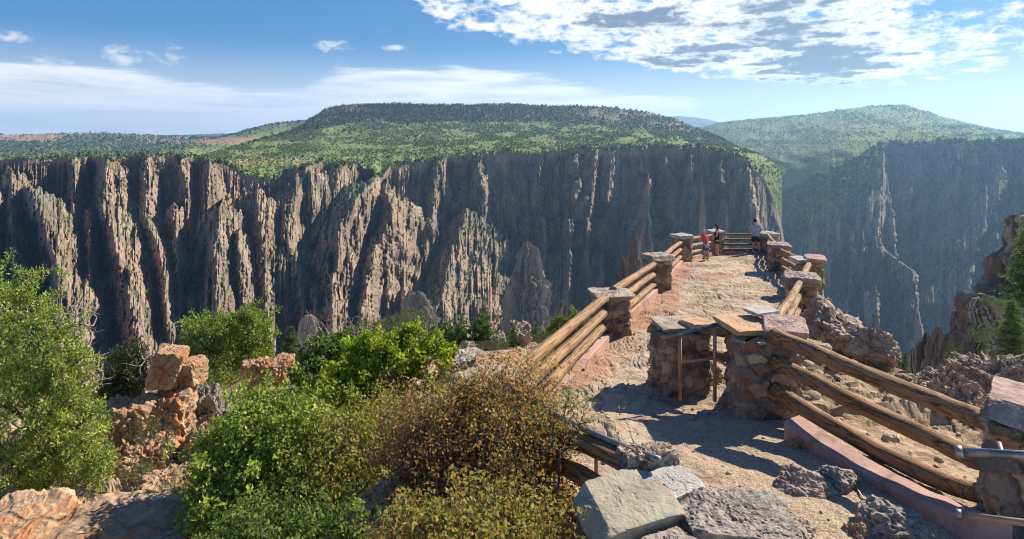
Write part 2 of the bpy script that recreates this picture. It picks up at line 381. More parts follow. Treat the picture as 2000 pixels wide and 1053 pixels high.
L_RIM = [(-260, 312), (0, 309), (100, 307), (200, 304), (300, 305), (400, 309), (440, 318), (480, 338), (520, 350), (548, 348), (568, 330), (600, 322), (640, 317), (700, 320), (728, 335), (745, 352), (762, 326), (790, 318), (850, 312), (900, 305), (960, 300), (1040, 298), (1100, 294), (1200, 292), (1300, 289), (1385, 289), (1420, 297), (1460, 316), (1488, 342), (1508, 380), (1524, 425), (1534, 480), (1546, 640)]
L_BASE = [(-260, 540), (0, 590), (200, 630), (400, 690), (560, 740), (740, 860), (820, 905), (1000, 940), (1200, 945), (1400, 930), (1470, 915), (1538, 930), (1541, 1050), (1546, 1350)]
L_RIDGES = [
    ([(108, 455, 92), (118, 560, 118), (130, 760, 140)], 2.6, 1.6), ([(172, 410, 52), (176, 560, 84), (190, 760, 110)], 3.0, 2.0),
    ([(252, 520, 105), (262, 640, 135), (270, 760, 155)], 2.5, 1.6), ([(338, 400, 52), (345, 520, 80), (352, 760, 112)], 2.6, 1.6),
    ([(392, 455, 68), (396, 560, 95), (400, 760, 120)], 2.4, 1.3), ([(470, 450, 98), (476, 560, 122), (485, 760, 145)], 2.4, 1.2),
    ([(568, 470, 88), (590, 560, 122), (600, 760, 150)], 2.4, 1.1), ([(612, 545, 125), (622, 640, 155), (630, 760, 175)], 2.2, 1.1),
    ([(20, 330, 34), (24, 420, 54), (30, 560, 80)], 2.4, 1.4), ([(790, 560, 120), (800, 640, 150), (812, 760, 180)], 2.2, 1.0),
    ([(60, 362, 60), (74, 420, 85), (106, 500, 105), (150, 640, 130), (175, 760, 140)], 2.6, 0.95),
    ([(-5, 372, 45), (-25, 480, 70), (-40, 760, 90)], 1.6, 1.3),
    ([(140, 309, 14), (138, 400, 36), (150, 600, 60), (160, 760, 70)], 2.6, 1.5),
    ([(204, 303, 32), (203, 400, 56), (214, 440, 76), (245, 560, 118), (300, 760, 150)], 2.2, 0.95),
    ([(236, 345, 30), (245, 440, 50), (268, 560, 78), (295, 760, 100)], 2.0, 1.5),
    ([(283, 305, 22), (280, 420, 42), (303, 480, 72), (322, 560, 100), (338, 760, 128)], 2.6, 1.4),
    ([(352, 312, 18), (372, 420, 42), (380, 600, 66)], 1.8, 1.0),
    ([(408, 312, 20), (405, 420, 50), (402, 600, 70)], 1.7, 1.2),
    ([(440, 394, 86), (428, 450, 104), (425, 600, 140), (420, 760, 150)], 1.5, 0.95),
    ([(505, 372, 62), (520, 470, 96), (530, 600, 120), (540, 760, 130)], 1.8, 1.2),
    ([(600, 322, 24), (572, 400, 62), (552, 520, 96), (536, 680, 120)], 1.9, 0.55),
    ([(668, 318, 20), (640, 400, 52), (612, 470, 66)], 1.2, 0.9),
    ([(738, 342, 95), (695, 385, 128), (663, 460, 158), (652, 560, 176), (645, 700, 205)], 2.6, 0.72),
    ([(752, 372, 120), (772, 408, 140), (742, 480, 168), (716, 560, 184), (702, 700, 200)], 2.8, 2.4),
    ([(916, 406, 60), (902, 450, 100), (885, 500, 140), (866, 560, 176), (846, 660, 215)], 2.0, 0.72),
    ([(858, 310, 18), (850, 380, 34), (838, 460, 44)], 1.6, 0.9),
    ([(940, 300, 16), (948, 380, 40), (952, 520, 62)], 1.0, 2.6),
    ([(1060, 298, 16), (1058, 400, 32), (1062, 520, 40)], 0.9, 7.8),
    ([(1125, 296, 26), (1132, 350, 44), (1118, 420, 58), (1100, 640, 90)], 1.0, 8.3),
    ([(1162, 294, 24), (1160, 350, 40), (1150, 420, 52)], 1.0, 9.1),
    ([(1198, 293, 18), (1190, 400, 30), (1175, 560, 60)], 0.9, 11.7),
    ([(1266, 342, 52), (1256, 420, 68), (1244, 520, 92), (1236, 700, 110)], 1.6, 11.7),
    ([(1300, 300, 14), (1306, 420, 36), (1306, 640, 60)], 0.9, 10.4),
    ([(1345, 291, 14), (1352, 420, 34), (1350, 640, 60)], 0.9, 10.4),
    ([(1402, 296, 14), (1412, 400, 34), (1420, 560, 60)], 0.8, 7.8),
    ([(1455, 318, 12), (1470, 400, 34), (1482, 560, 60)], 0.7, 6.5)]
left_wall = rock_wall('canyon_wall', -260, 1546, 1.2, L_RIM, 770, L_BASE, 0.34, L_RIDGES, 430, 3)
R_RIM = [(1440, 450), (1500, 410), (1520, 392), (1545, 378), (1600, 352), (1650, 330), (1690, 304), (1722, 286), (1800, 282), (1880, 280), (2000, 281), (2300, 284)]
R_BASE = [(1440, 1750), (1530, 1680), (1640, 1560), (1760, 1560), (1900, 1420), (2000, 1300), (2300, 950)]
R_RIDGES = [
    ([(1712, 286, 110), (1730, 350, 170), (1748, 430, 230), (1765, 700, 300)], 0.75, 160.0),
    ([(1640, 312, 30), (1612, 400, 90), (1585, 460, 120), (1560, 600, 150)], 1.2, 160.0),
    ([(1706, 455, 300), (1738, 492, 330), (1790, 535, 350), (1800, 660, 380)], 1.6, 160.0),
    ([(1724, 548, 395), (1716, 640, 430), (1705, 780, 460)], 3.0, 160.0),
    ([(1660, 560, 300), (1650, 660, 340)], 3.0, 160.0),
    ([(1880, 282, 30), (1870, 380, 80), (1850, 520, 130), (1830, 700, 170)], 1.2, 160.0),
    ([(1942, 283, 40), (1962, 350, 100), (1915, 470, 190), (1880, 600, 260)], 1.2, 160.0),
    ([(1800, 284, 25), (1808, 380, 60), (1815, 460, 80)], 1.2, 160.0),
    ([(2060, 284, 40), (2075, 420, 130), (2040, 560, 230)], 1.4, 160.0)]
rrx = random.Random(14)
for k in range(17):
    u_ = 1570 + k * 42 + rrx.uniform(-12, 12); y_ = max(286, np.interp(u_, [q_[0] for q_ in R_RIM], [q_[1] for q_ in R_RIM])) + rrx.choice((2, 10, 60, 130, 190)); p_ = rrx.uniform(30, 80) + (y_ - 286) * 0.55
    R_RIDGES.append(([(u_, y_, p_), (u_ + rrx.uniform(-14, 10), y_ + 130, p_ + rrx.uniform(30, 80)), (u_ + rrx.uniform(-40, 5), 760, p_ + rrx.uniform(90, 170))], rrx.uniform(1.6, 3.2), 160.0))
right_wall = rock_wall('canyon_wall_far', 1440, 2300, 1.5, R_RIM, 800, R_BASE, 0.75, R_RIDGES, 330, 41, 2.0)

# gorge floor, far below, so that nothing hangs over a void
fl = np.array([[-2500, 20, -420], [2500, 20, -420], [2500, 1900, -420], [-2500, 1900, -420]], float)
gf = mesh_np('gorge_ground', fl, np.array([[0, 1, 2, 3]]), canyon_rock); tag(gf, kind='structure')

# ------------------------------------------------------------------ plateau and mesas
def hill_mat(name, soil, soil2, green, green2, sc):
    m, t = new_mat(name)
    tc = t.n('ShaderNodeTexCoord'); v = tc.outputs['Object']
    at = t.n('ShaderNodeAttribute', attribute_name='tint')
    r = t.n('ShaderNodeSeparateColor', ins={0: at.outputs['Color']})
    n = t.noise(v, sc, 6, 0.7); n2 = t.noise(v, sc * 9, 3, 0.6)
    s = t.mix(n2, soil, soil2)
    g = t.mix(t.mapr(n, 0.35, 0.65), green, green2)
    up = t.mapr(t.math('ADD', r.outputs[1], t.math('MULTIPLY', t.math('SUBTRACT', n, 0.5), 0.5)), 0.45, 0.65)
    g = t.mix(t.math('MULTIPLY', up, 0.75), g, (0.13, 0.115, 0.062))
    k = t.mapr(t.math('ADD', r.outputs[0], t.math('ADD', t.math('MULTIPLY', t.math('SUBTRACT', n2, 0.5), 0.9), t.math('MULTIPLY', t.math('SUBTRACT', n, 0.5), 0.6))), 0.40, 0.62)
    finish(t, t.mix(k, g, s), 0.95, n2, 0.8, 6.0, spec=0.05)
    return m
hillm = hill_mat('scrub hillside', (0.42, 0.27, 0.17), (0.30, 0.22, 0.13), (0.180, 0.222, 0.076), (0.148, 0.190, 0.064), 0.010)

hills = []
def hill(name, u0, u1, step, bottom_y, bottom_d, ridge_pts, ridge_d, nr, seed, bare, jag=1.0, prof=None, rough=9.0):
    us = np.arange(u0, u1, step); nc = len(us)
    yb = bottom_y(us); db = bottom_d(us); yr = I(us, ridge_pts); dr = ridge_d(us)
    yr = yr + jag * (0.8 * noise2(us / 9, us * 0, seed) + 0.5 * noise2(us / 3, us * 0, seed + 1))
    T = np.linspace(0, 1, nr)[None]
    U = np.repeat(us[:, None], nr, 1)
    prof_t = T if prof is None else np.interp(T, prof[0], prof[1])
    kb = np.exp(-np.linspace(-2.2, 2.2, 121) ** 2); kb /= kb.sum(); ybm = np.array([yb[max(0, i - 45):i + 46].min() for i in range(nc)]); ybs = np.convolve(np.pad(ybm, 60, mode='edge'), kb, 'valid')
    Y = ybs[:, None] + (yr - ybs)[:, None] * T + (yb - ybs)[:, None] * (1 - T) ** 16
    D = db[:, None] * 1.0
    ker = np.exp(-np.linspace(-2.2, 2.2, 121) ** 2); ker /= ker.sum()
    dbs = np.convolve(np.pad(db, 60, mode='edge'), ker, 'valid')
    D = dbs[:, None] * (dr / dbs)[:, None] ** prof_t + (db - dbs)[:, None] * (1 - T) ** 22
    # relief: gullies running down the slope
    g = (np.abs(noise2(U / 60 + 0.5 * noise2(U / 40, Y / 12, seed + 4), Y / 22, seed + 2)) - 0.3) * 2.0 + 0.8 * fbm2(U / 26, Y / 9, seed + 3, 3)
    w_ = (T * (1 - T) * 4) ** 0.6
    D = D * (1 + rough / 1000 * 0.5 * g * w_); Y = Y + rough / 10 * g * w_
    X = (U - 1000) / F * D; Z = -(Y - HORIZON) / F * D
    b = bare(U, Y, T + 0 * U)
    v = np.stack([X, D, Z], -1).reshape(-1, 3)
    # the far side falls away behind the ridge
    back = np.stack([X[:, -1] * 1.25, D[:, -1] * 1.25, Z[:, -1] - 0.10 * D[:, -1]], -1)
    vv = np.concatenate([v.reshape(nc, nr, 3), back[:, None]], 1)
    bb = np.concatenate([b, b[:, -1:]], 1)
    o = mesh_np(name, vv.reshape(-1, 3), grid_faces(nc, nr + 1), hillm, col=np.stack([bb.ravel(), np.concatenate([up_slope(U, Y), 1 + 0 * b[:, -1:]], 1).ravel() * (name == 'mesa'), bb.ravel() * 0], -1))
    tag(o, kind='structure')
    h = dict(U=U, Y=Y, D=D, X=X, Z=Z, b=b, T=T + 0 * U, obj=o); hills.append(h)
    return h

rimL = lambda u: np.interp(u, left_wall['u'], left_wall['rim']); rimLd = lambda u: np.interp(u, left_wall['u'], left_wall['D'][:, 0])
rimR = lambda u: np.interp(u, right_wall['u'], right_wall['rim']); rimRd = lambda u: np.interp(u, right_wall['u'], right_wall['D'][:, 0])
def blob(U, Y, x, y, rx, ry): return np.exp(-((U - x) / rx) ** 2 - ((Y - y) / ry) ** 2)
def bare_main(U, Y, T):
    b = 0.27 + 0.13 * fbm2(U / 40, Y / 9, 71, 4)
    b = b + 0.34 * blob(U, Y, 560, 312, 60, 8) + 0.25 * blob(U, Y, 470, 320, 60, 18) + 0.30 * blob(U, Y, 830, 268, 26, 8) + 0.25 * blob(U, Y, 690, 212, 40, 7)
    b = b + 0.22 * blob(U, Y, 1150, 222, 130, 12) + 0.2 * blob(U, Y, 1290, 240, 60, 14) + 0.16 * blob(U, Y, 640, 330, 70, 12)
    return b
BENCH = [(380, 300), (520, 272), (600, 257), (680, 241), (740, 235), (790, 244), (860, 238), (1000, 240), (1050, 238), (1200, 246), (1300, 256), (1400, 272)]
up_slope = lambda U, Y: sstep(4, -4, Y - np.interp(U, [q_[0] for q_ in BENCH], [q_[1] for q_ in BENCH]))
MESA = [(380, 308), (420, 297), (470, 283), (520, 268), (560, 258), (590, 244), (620, 224), (645, 209), (690, 204), (760, 203), (900, 205), (1010, 204), (1050, 207), (1130, 207), (1200, 210), (1260, 219), (1310, 230), (1345, 245), (1385, 260), (1420, 275), (1450, 292), (1480, 316), (1500, 350), (1516, 395), (1530, 440)]
mesa_d = lambda u: np.interp(u, [380, 560, 650, 1000, 1300, 1400, 1500, 1530], [950, 1500, 2100, 2300, 2100, 1650, 1350, 1250])
mesa = hill('mesa', 385, 1528, 2.0, lambda u: rimL(u) + 1.5, lambda u: rimLd(u) - 1, MESA, mesa_d, 110, 101, bare_main, prof=([0, 0.3, 0.55, 0.8, 1], [0, 0.42, 0.75, 0.92, 1.0]))
def bare_far(U, Y, T): return 0.24 + 0.75 * blob(U, Y, 60, 270, 70, 7) + 0.70 * blob(U, Y, 430, 276, 140, 7) + 0.12 * fbm2(U / 20, Y / 5, 73, 2) + 0.25 * sstep(0.75, 0.95, T)
FARM = [(-300, 266), (0, 263), (60, 262), (140, 260), (200, 260), (300, 264), (380, 267), (440, 269), (520, 272), (560, 274), (620, 276)]
far_mesa = hill('far_mesa', -260, 620, 2.2, lambda u: np.where(u < 384, np.interp(u, [-260, 0, 384], [313, 311, 309]), np.minimum(np.interp(u, [r_[0] for r_ in MESA], [r_[1] for r_ in MESA]) + 3, 308)), lambda u: np.interp(u, [-260, 370, 384, 620], [560, 740, 1250, 2400]), FARM, lambda u: 3300 + 0 * u, 70, 211, bare_far, prof=([0, 0.12, 0.4, 1], [0, 0.55, 0.85, 1]))
def bare_right(U, Y, T): return 0.10 + 0.05 * fbm2(U / 40, Y / 9, 75, 2) + 0.25 * blob(U, Y, 1440, 267, 16, 3)
RH = [(1330, 262), (1370, 248), (1400, 240), (1470, 232), (1560, 225), (1640, 215), (1700, 207), (1735, 204), (1765, 204), (1790, 212), (1850, 230), (1920, 247), (2000, 262), (2100, 270), (2300, 276)]
right_hill = hill('hill', 1340, 2290, 2.4, lambda u: np.interp(u, right_wall['u'], right_wall['rim'], left=440) + 1.5, lambda u: np.interp(u, right_wall['u'], right_wall['D'][:, 0], left=1750) - 2, RH, lambda u: 3200 + 0 * u, 110, 301, bare_right, prof=([0, 0.35, 1], [0, 0.35, 1]), rough=13)
bluem, t = new_mat('distant forest'); finish(t, (0.05, 0.075, 0.06), 1.0)
def far_mount(name, pts, d, seed):
    us = np.arange(pts[0][0], pts[-1][0], 4.0); yr = I(us, pts) + 0.7 * fbm2(us / 14, us * 0, seed, 3)
    rows = [(0, d), (1, d * 0.8)]
    V = []
    for k in range(6):
        s = k / 5; dd = d * (1 - 0.25 * s)
        V.append(np.stack([(us - 1000) / F * dd, 0 * us + dd, -(yr - HORIZON) / F * d - s * 130 * (1 + 0.2 * noise2(us / 20, us * 0 + s * 3, seed))], -1))
    V.append(np.stack([(us - 1000) / F * d * 1.15, 0 * us + d * 1.15, -(yr - HORIZON) / F * d - 150], -1)); V.insert(0, V.pop())
    v = np.stack(V, 1)
    tag(mesh_np(name, v.reshape(-1, 3), grid_faces(len(us), v.shape[1], True), bluem), kind='structure')
far_mount('far_mountains', [(150, 275), (240, 270), (320, 264), (400, 262), (470, 260), (540, 263), (640, 268), (760, 272)], 7200, 5)
far_mount('far_hills', [(1240, 250), (1290, 232), (1325, 226), (1360, 229), (1400, 238), (1470, 262)], 7200, 8)
far_mount('far_ridge', [(1900, 274), (1940, 260), (1990, 258), (2080, 260), (2200, 268)], 7200, 9)

# ------------------------------------------------------------------ scrub and trees too many to count
leafm, t = new_mat('scrub leaves')
at = t.n('ShaderNodeAttribute', attribute_name='tint')
b = finish(t, at.outputs['Color'], 0.9, spec=0.1)

def blob_cloud(name, pts, sizes, tall, cols, seed, nb=9, spike=0.55):
    """each plant: a ragged bunch of little triangles-turned-quads around a point"""
    rng = np.random.default_rng(seed); n = len(pts)
    th = rng.uniform(0, 2 * np.pi, (n, nb)); ct = rng.uniform(-0.2, 1, (n, nb)); st = np.sqrt(1 - ct ** 2)
    dirs = np.stack([st * np.cos(th), st * np.sin(th), ct], -1)
    c = pts[:, None] + dirs * (sizes[:, None, None] * np.array([0.55, 0.55, 1.0])) * np.stack([np.ones(n), np.ones(n), tall], -1)[:, None] + np.array([0, 0, 1.0]) * (sizes * tall * 0.35)[:, None, None]
    sizes = sizes * rng.lognormal(0, 0.35, n)
    a = np.cross(dirs, rng.normal(size=(n, nb, 3))); a /= np.linalg.norm(a, axis=-1)[..., None]
    b2 = np.cross(dirs, a)
    s = sizes[:, None, None] * spike
    q = np.stack([c - a * s, c + b2 * s * 0.9, c + a * s, c - b2 * s * 0.9 - dirs * s * 0.3], 2)
    v = q.reshape(-1, 3); f = np.arange(len(v)).reshape(-1, 4)
    col = np.repeat((cols[:, None] * rng.uniform(0.75, 1.3, (n, nb, 1))).reshape(-1, 3), 4, 0)
    o = mesh_np(name, v, f, leafm, smooth=False, col=col); tag(o, kind='stuff')
    return o

def on_grid(h, n, rng, dens):
    """n random points over a hill's grid, kept where dens(U,Y,T) beats chance"""
    nc, nr = h['X'].shape
    i = rng.integers(0, nc - 1, n); j = (rng.uniform(0, 1, n) * (nr - 1)).astype(int)
    keep = rng.uniform(0, 1, n) < dens(h['U'][i, j], h['Y'][i, j], h['T'][i, j])
    i, j = i[keep], j[keep]
    fi, fj = rng.uniform(0, 1, len(i))[:, None], rng.uniform(0, 1, len(i))[:, None]
    A = np.stack([h['X'], h['D'], h['Z']], -1)
    j2 = np.minimum(j + 1, nr - 1)
    p = (A[i, j] * (1 - fi) + A[i + 1, j] * fi) * (1 - fj) + (A[i, j2] * (1 - fi) + A[i + 1, j2] * fi) * fj
    return p
rng = np.random.default_rng(5)
if True:
    green = np.array([[0.140, 0.190, 0.055], [0.095, 0.138, 0.044], [0.19, 0.235, 0.070], [0.058, 0.082, 0.034]])
    def cols(n, idx): return green[rng.choice(4, n, p=idx)]
    p = on_grid(mesa, 80000, rng, lambda U, Y, T: np.clip(0.9 - 1.3 * (bare_main(U, Y, T) - 0.26), 0.08, 1) * np.clip(0.62 + 0.8 * fbm2(U / 38, Y / 8, 9, 4), 0.06, 1) * (1 - 0.7 * up_slope(U, Y)))
    dd = p[:, 1]; blob_cloud('scrub_woodland', p, dd / 1100 * rng.uniform(0.7, 2.0, len(p)), rng.uniform(0.7, 1.2, len(p)), cols(len(p), [0.34, 0.20, 0.36, 0.10]) * 1.15, 1)
    # dark conifer cover of the mesa's upper slopes
    def dark(U, Y, T): return up_slope(U, Y) * np.clip(1.1 - 0.0018 * np.abs(U - 760), 0.25, 1) * np.clip(1.2 - 3.2 * (bare_main(U, Y, T) - 0.26), 0, 1)
    p = on_grid(mesa, 52000, rng, dark)
    blob_cloud('mesa_woodland', p, p[:, 1] / 1100 * rng.uniform(0.9, 1.9, len(p)), rng.uniform(1.2, 1.9, len(p)), cols(len(p), [0.05, 0.3, 0.0, 0.65]) * 0.85, 2)
    p = on_grid(far_mesa, 14000, rng, lambda U, Y, T: np.clip(1.15 - 1.7 * (bare_far(U, Y, T) - 0.2), 0.05, 1))
    blob_cloud('far_woodland', p, p[:, 1] / 1100 * rng.uniform(1.0, 2.0, len(p)), rng.uniform(0.8, 1.3, len(p)), cols(len(p), [0.2, 0.4, 0.0, 0.4]), 3, nb=6)
    p = on_grid(right_hill, 36000, rng, lambda U, Y, T: np.clip(0.5 + 0.5 * fbm2(U / 34, Y / 8, 12, 3), 0.1, 1))
    blob_cloud('hill_woodland', p, p[:, 1] / 1100 * rng.uniform(0.6, 1.4, len(p)), rng.uniform(0.8, 1.4, len(p)), cols(len(p), [0.35, 0.15, 0.45, 0.05]) * 1.2, 4, nb=7)
    # trees along the rims and on ledges of the canyon walls
    def rim_trees(W, n, size, seed, u_rng, dark=0.5):
        r = np.random.default_rng(seed); k = r.uniform(0, 1, n); u = u_rng[0] + (u_rng[1] - u_rng[0]) * k
        i = np.clip(np.searchsorted(W['u'], u), 0, len(W['u']) - 1)
        q = np.stack([W['X'][i, 0], W['D'][i, 0], W['Z'][i, 0]], -1) + r.normal(size=(n, 3)) * np.array([1, 9, 0.3])
        return q, W['D'][i, 0] / 1100 * r.uniform(*size, n)
    q1, s1 = rim_trees(left_wall, 900, (1.5, 3.4), 1, (60, 1500)); q2, s2 = rim_trees(right_wall, 800, (2.0, 4.2), 2, (1520, 2280))
    q = np.concatenate([q1, q2]); s = np.concatenate([s1, s2])
    blob_cloud('rim_woodland', q, s, rng.uniform(1.0, 2.2, len(q)), cols(len(q), [0.2, 0.4, 0.1, 0.3]), 7, nb=12)
    for nm, W, n, sd in (('ledge_scrub', left_wall, 160000, 11), ('ledge_woodland', right_wall, 60000, 12)):
        V = np.stack([W['X'], W['D'], W['Z']], -1)
        du = V[1:, :-1] - V[:-1, :-1]; dv = V[:-1, 1:] - V[:-1, :-1]
        nn = np.cross(dv, du); nn /= np.linalg.norm(nn, axis=-1)[..., None] + 1e-9
        nz = np.abs(nn[..., 2]); k = np.argwhere((nz > 0.50) & (nn[..., 1] * 0 == 0))
        r = np.random.default_rng(sd); pick = k[r.integers(0, len(k), min(n // 12, len(k)))]
        q = V[pick[:, 0], pick[:, 1]]
        m = (W['Y'][pick[:, 0], pick[:, 1]] < 690)
        q = q[m]
        if nm == 'ledge_scrub':        # green shoulder right of the middle and the bushy spur
            uu = W['U'][pick[:, 0], pick[:, 1]][m]
            keep = r.uniform(0, 1, len(q)) < np.where(uu > 1380, 1.0, np.where((uu > 780) & (uu < 1000), 0.8, 0.2)); q = q[keep]
        blob_cloud(nm, q, q[:, 1] / 1100 * r.uniform(1.0, 2.6, len(q)), r.uniform(0.8, 1.6, len(q)), green[r.choice(4, len(q), p=[0.3, 0.3, 0.2, 0.2])] * 1.1, sd)
    # wooded shoulder between the two walls
    n = 2600; r = np.random.default_rng(77)
    i = r.integers(np.searchsorted(right_wall['u'], 1500), np.searchsorted(right_wall['u'], 1720), n); j = (np.abs(r.normal(0, 22, n))).astype(int).clip(0, 120)
    q = np.stack([right_wall['X'][i, j], right_wall['D'][i, j] - 3, right_wall['Z'][i, j]], -1)
    blob_cloud('shoulder_woodland', q, q[:, 1] / 1100 * r.uniform(2.0, 4.0, n), r.uniform(1.2, 2.4, n), green[r.choice(4, n, p=[0.35, 0.2, 0.35, 0.1])] * 1.3, 13, nb=12)
# ------------------------------------------------------------------ near ground: the overlook's spine of rock and the slopes beside it
def plane_z(y): return -(2.72 + 0.097 * y)
def on_plane(px, py):
    """point of the overlook's sloping floor seen at a photo pixel"""
    k = (py - HORIZON) / F; d = 2.72 / (k - 0.097)
    return P(px, py, d)
PIL = {}                                   # pillar centres on the floor: photo base pixel
for k, (px, py) in dict(A=(1192, 652), B=(1283, 566), C=(1331, 511), D=(1397, 495), E=(1500, 495), F=(1521, 532), G=(1581, 573), H=(1563, 618), I=(1490, 800), J=(1328, 756)).items():
    PIL[k] = on_plane(px, py)
PIL['K'] = Vector((300 / F * 4.05, 4.05, -3.35)); PIL['L'] = Vector((4.25, 4.90, -3.32)); PIL['N'] = Vector((-40 / F * 6.5, 6.5, -3.55))
def xy(k): return (PIL[k].x, PIL[k].y)
POLY = [(-0.2, 3.0), (-0.35, 6.0), xy('N'), xy('A'), xy('B'), xy('C'), xy('D'), xy('E'), xy('F'), xy('G'), xy('H'), (xy('I')[0] + 0.3, xy('I')[1] + 0.2), xy('L'), (4.6, 2.6), (4.6, 0.2), (-0.5, 0.2)]
def poly_sd(x, y, poly):
    """signed distance to a polygon, negative inside"""
    pts = np.array(poly); d = np.full(np.shape(x), 1e9); ins = np.zeros(np.shape(x), bool)
    for a, b in zip(pts, np.roll(pts, -1, 0)):
        e = b - a; wx, wy = x - a[0], y - a[1]
        k = np.clip((wx * e[0] + wy * e[1]) / (e @ e), 0, 1)
        d = np.minimum(d, np.hypot(wx - k * e[0], wy - k * e[1]))
        c = ((a[1] > y) != (b[1] > y)) & (x < (b[0] - a[0]) * (y - a[1]) / (b[1] - a[1] + 1e-12) + a[0]); ins ^= c
    return np.where(ins, -d, d)
def slope_left(x, y):
    z = np.interp(y, [0, 3, 6, 10, 14, 22, 30, 40, 43, 55, 80], [-2.4, -2.9, -4.1, -6.0, -7.6, -9.9, -11.9, -13.5, -15, -45, -150])
    return z - 0.12 * np.clip(-x - 3, 0, 20)
def slope_right(x, y):
    z = np.interp(y, [0, 4, 8, 11, 13, 16, 22, 40, 80], [-3.1, -3.5, -3.9, -4.35, -5.3, -8.5, -16, -45, -150])
    return z - 0.30 * np.clip(x - 9, 0, 40)
def ground_z(x, y, detail=True):
    sd = poly_sd(x, y, POLY)
    side = sstep(-1.5, 1.5, x - np.interp(y, [0, 6, 8, 17, 25, 28, 40], [2, 2.2, 3.0, 5, 8.5, 10.5, 14]))
    out = slope_left(x, y) * (1 - side) + slope_right(x, y) * side
    far = sstep(24, 27.5, y) * sstep(-2, 3, x - 0.2 * y)
    k = sstep(0.1, np.interp(x, [0, 3, 5], [2.6, 2.2, 1.6]), sd)
    z = plane_z(y) * (1 - k) + np.minimum(out, plane_z(y) - 0.15) * k
    z = z - far * sstep(0.6, 3, sd) * 25
    if detail:
        n = fbm2(x / 0.9, y / 0.9, 21, 5, 0.55)
        st = fbm2(x / 1.5 + 0.3 * y, y / 0.8, 33, 4); terr = (np.floor(st * 5) + sstep(0.7, 1.0, st * 5 - np.floor(st * 5))) / 5
        n2_ = fbm2(x / 0.28 + 0.2 * n, y / 0.28, 23, 4, 0.6)
        def cell2(fq, sd_):                                    # slabs parted by joints
            cx_ = x * fq * 0.8 + 0.55 * fbm2(x * fq * 0.7, y * fq * 0.7, sd_, 3); cy_ = y * fq + 0.55 * fbm2(x * fq * 0.7 + 9, y * fq * 0.7, sd_ + 1, 3)
            cx_ = cx_ + 0.5 * np.mod(np.floor(cy_), 2); i_, j_ = np.floor(cx_), np.floor(cy_)
            fr = np.maximum(np.abs(cx_ - i_ - 0.5), np.abs(cy_ - j_ - 0.5)) * 2
            r_ = _h(i_, j_, i_ * 0, sd_); r2 = _h(i_, j_, i_ * 0 + 4, sd_)
            return r_ + 0.7 * r2 * (cx_ - i_ - 0.5) - 0.9 * sstep(0.84, 1.0, fr)
        near = np.where((y < 7.4) & (x > 1.35), 0.25, 1.0)
        z = z + 0.018 * n + 0.008 * n2_ + near * np.where(sd < 0, 1, 2.0) * (0.018 * cell2(0.6, 81) + 0.010 * cell2(1.5, 82) + 0.005 * cell2(4.6, 83)) + np.where(sd < 0, 0.085, 0.26) * terr * np.where((y < 7.6) & (x > 1.2), 0.35, 1)
        z = z + k * (0.16 * fbm2(x / 2.2, y / 2.2, 44, 4) + 0.30 * np.clip(fbm2(x / 1.1, y / 1.1, 45, 3), -0.3, 1) * 0.7)
    return z, sd
us = np.concatenate([np.arange(-330, 900, 4.0), np.arange(900, 2040, 2.2), np.arange(2040, 2330, 6.0)])
ds = np.exp(np.linspace(math.log(2.2), math.log(70), 560))
UU, DD = np.meshgrid(us, ds, indexing='ij')
GX = (UU - 1000) / F * DD
GZ, GSD = ground_z(GX, DD)
# zones painted by what lies there: reddish dirt along the kerbs, grey gravel round the near pillars, bare sandstone, turf-less slope
pyv = HORIZON - GZ / DD * F
dirt = np.clip(0.55 * sstep(-1.0, -0.25, GSD) * sstep(0.1, -0.1, GSD) * (DD > 8.5) + 0.8 * blob(UU, pyv, 1290, 600, 52, 46) + 0.8 * blob(UU, pyv, 1400, 540, 60, 12) + 0.6 * blob(UU, pyv, 1440, 580, 40, 10) + 0.7 * blob(UU, pyv, 1150, 720, 40, 20), 0, 1) * (GSD < 0.3)
grav = sstep(7.6, 6.6, DD + 0.25 * fbm2(GX / 0.5, DD / 0.5, 61, 3)) * sstep(1.4, 2.1, GX + 0.3 * fbm2(GX / 0.5, DD / 0.5, 62, 3)) * (GSD < 0.2)
slope = sstep(0.0, 0.5, GSD)
gm, t = new_mat('overlook ground')
tc = t.n('ShaderNodeTexCoord'); v = tc.outputs['Object']
at = t.n('ShaderNodeAttribute', attribute_name='tint'); zr, zg, zb = t.n('ShaderNodeSeparateColor', ins={0: at.outputs['Color']}).outputs
n1 = t.noise(v, 1.1, 6, 0.65, 0.4); n2 = t.noise(v, 9.0, 6, 0.7); n3 = t.noise(v, 55.0, 3, 0.6)
sand = t.ramp(t.math('ADD', t.math('MULTIPLY', n1, 0.6), t.math('MULTIPLY', n2, 0.4)), [(0.30, (0.20, 0.135, 0.09)), (0.42, (0.35, 0.255, 0.175)), (0.54, (0.47, 0.37, 0.265)), (0.68, (0.56, 0.47, 0.36))])
vo = t.n('ShaderNodeTexVoronoi', feature='DISTANCE_TO_EDGE')
wv = t.vmath('ADD', t.vmath('MULTIPLY', v, (1, 1, 0.2)), t.vmath('MULTIPLY', t.n('ShaderNodeTexNoise', ins={'Vector': v, 'Scale': 3.0, 'Detail': 4}).outputs['Color'], (0.45, 0.45, 0.45)))
t.put(vo.inputs['Vector'], wv); t.put(vo.inputs['Scale'], 1.15)
crk = t.mapr(vo.outputs[0], 0.0, 0.035)
vc = t.n('ShaderNodeTexVoronoi', feature='F1'); t.put(vc.inputs['Vector'], wv); t.put(vc.inputs['Scale'], 1.15)
hs = t.n('ShaderNodeSeparateColor', ins={0: vc.outputs['Color']})
flag = t.mix(t.mapr(hs.outputs[0], 0.1, 0.9), (0.80, 0.78, 0.78), (1.12, 1.08, 1.0))
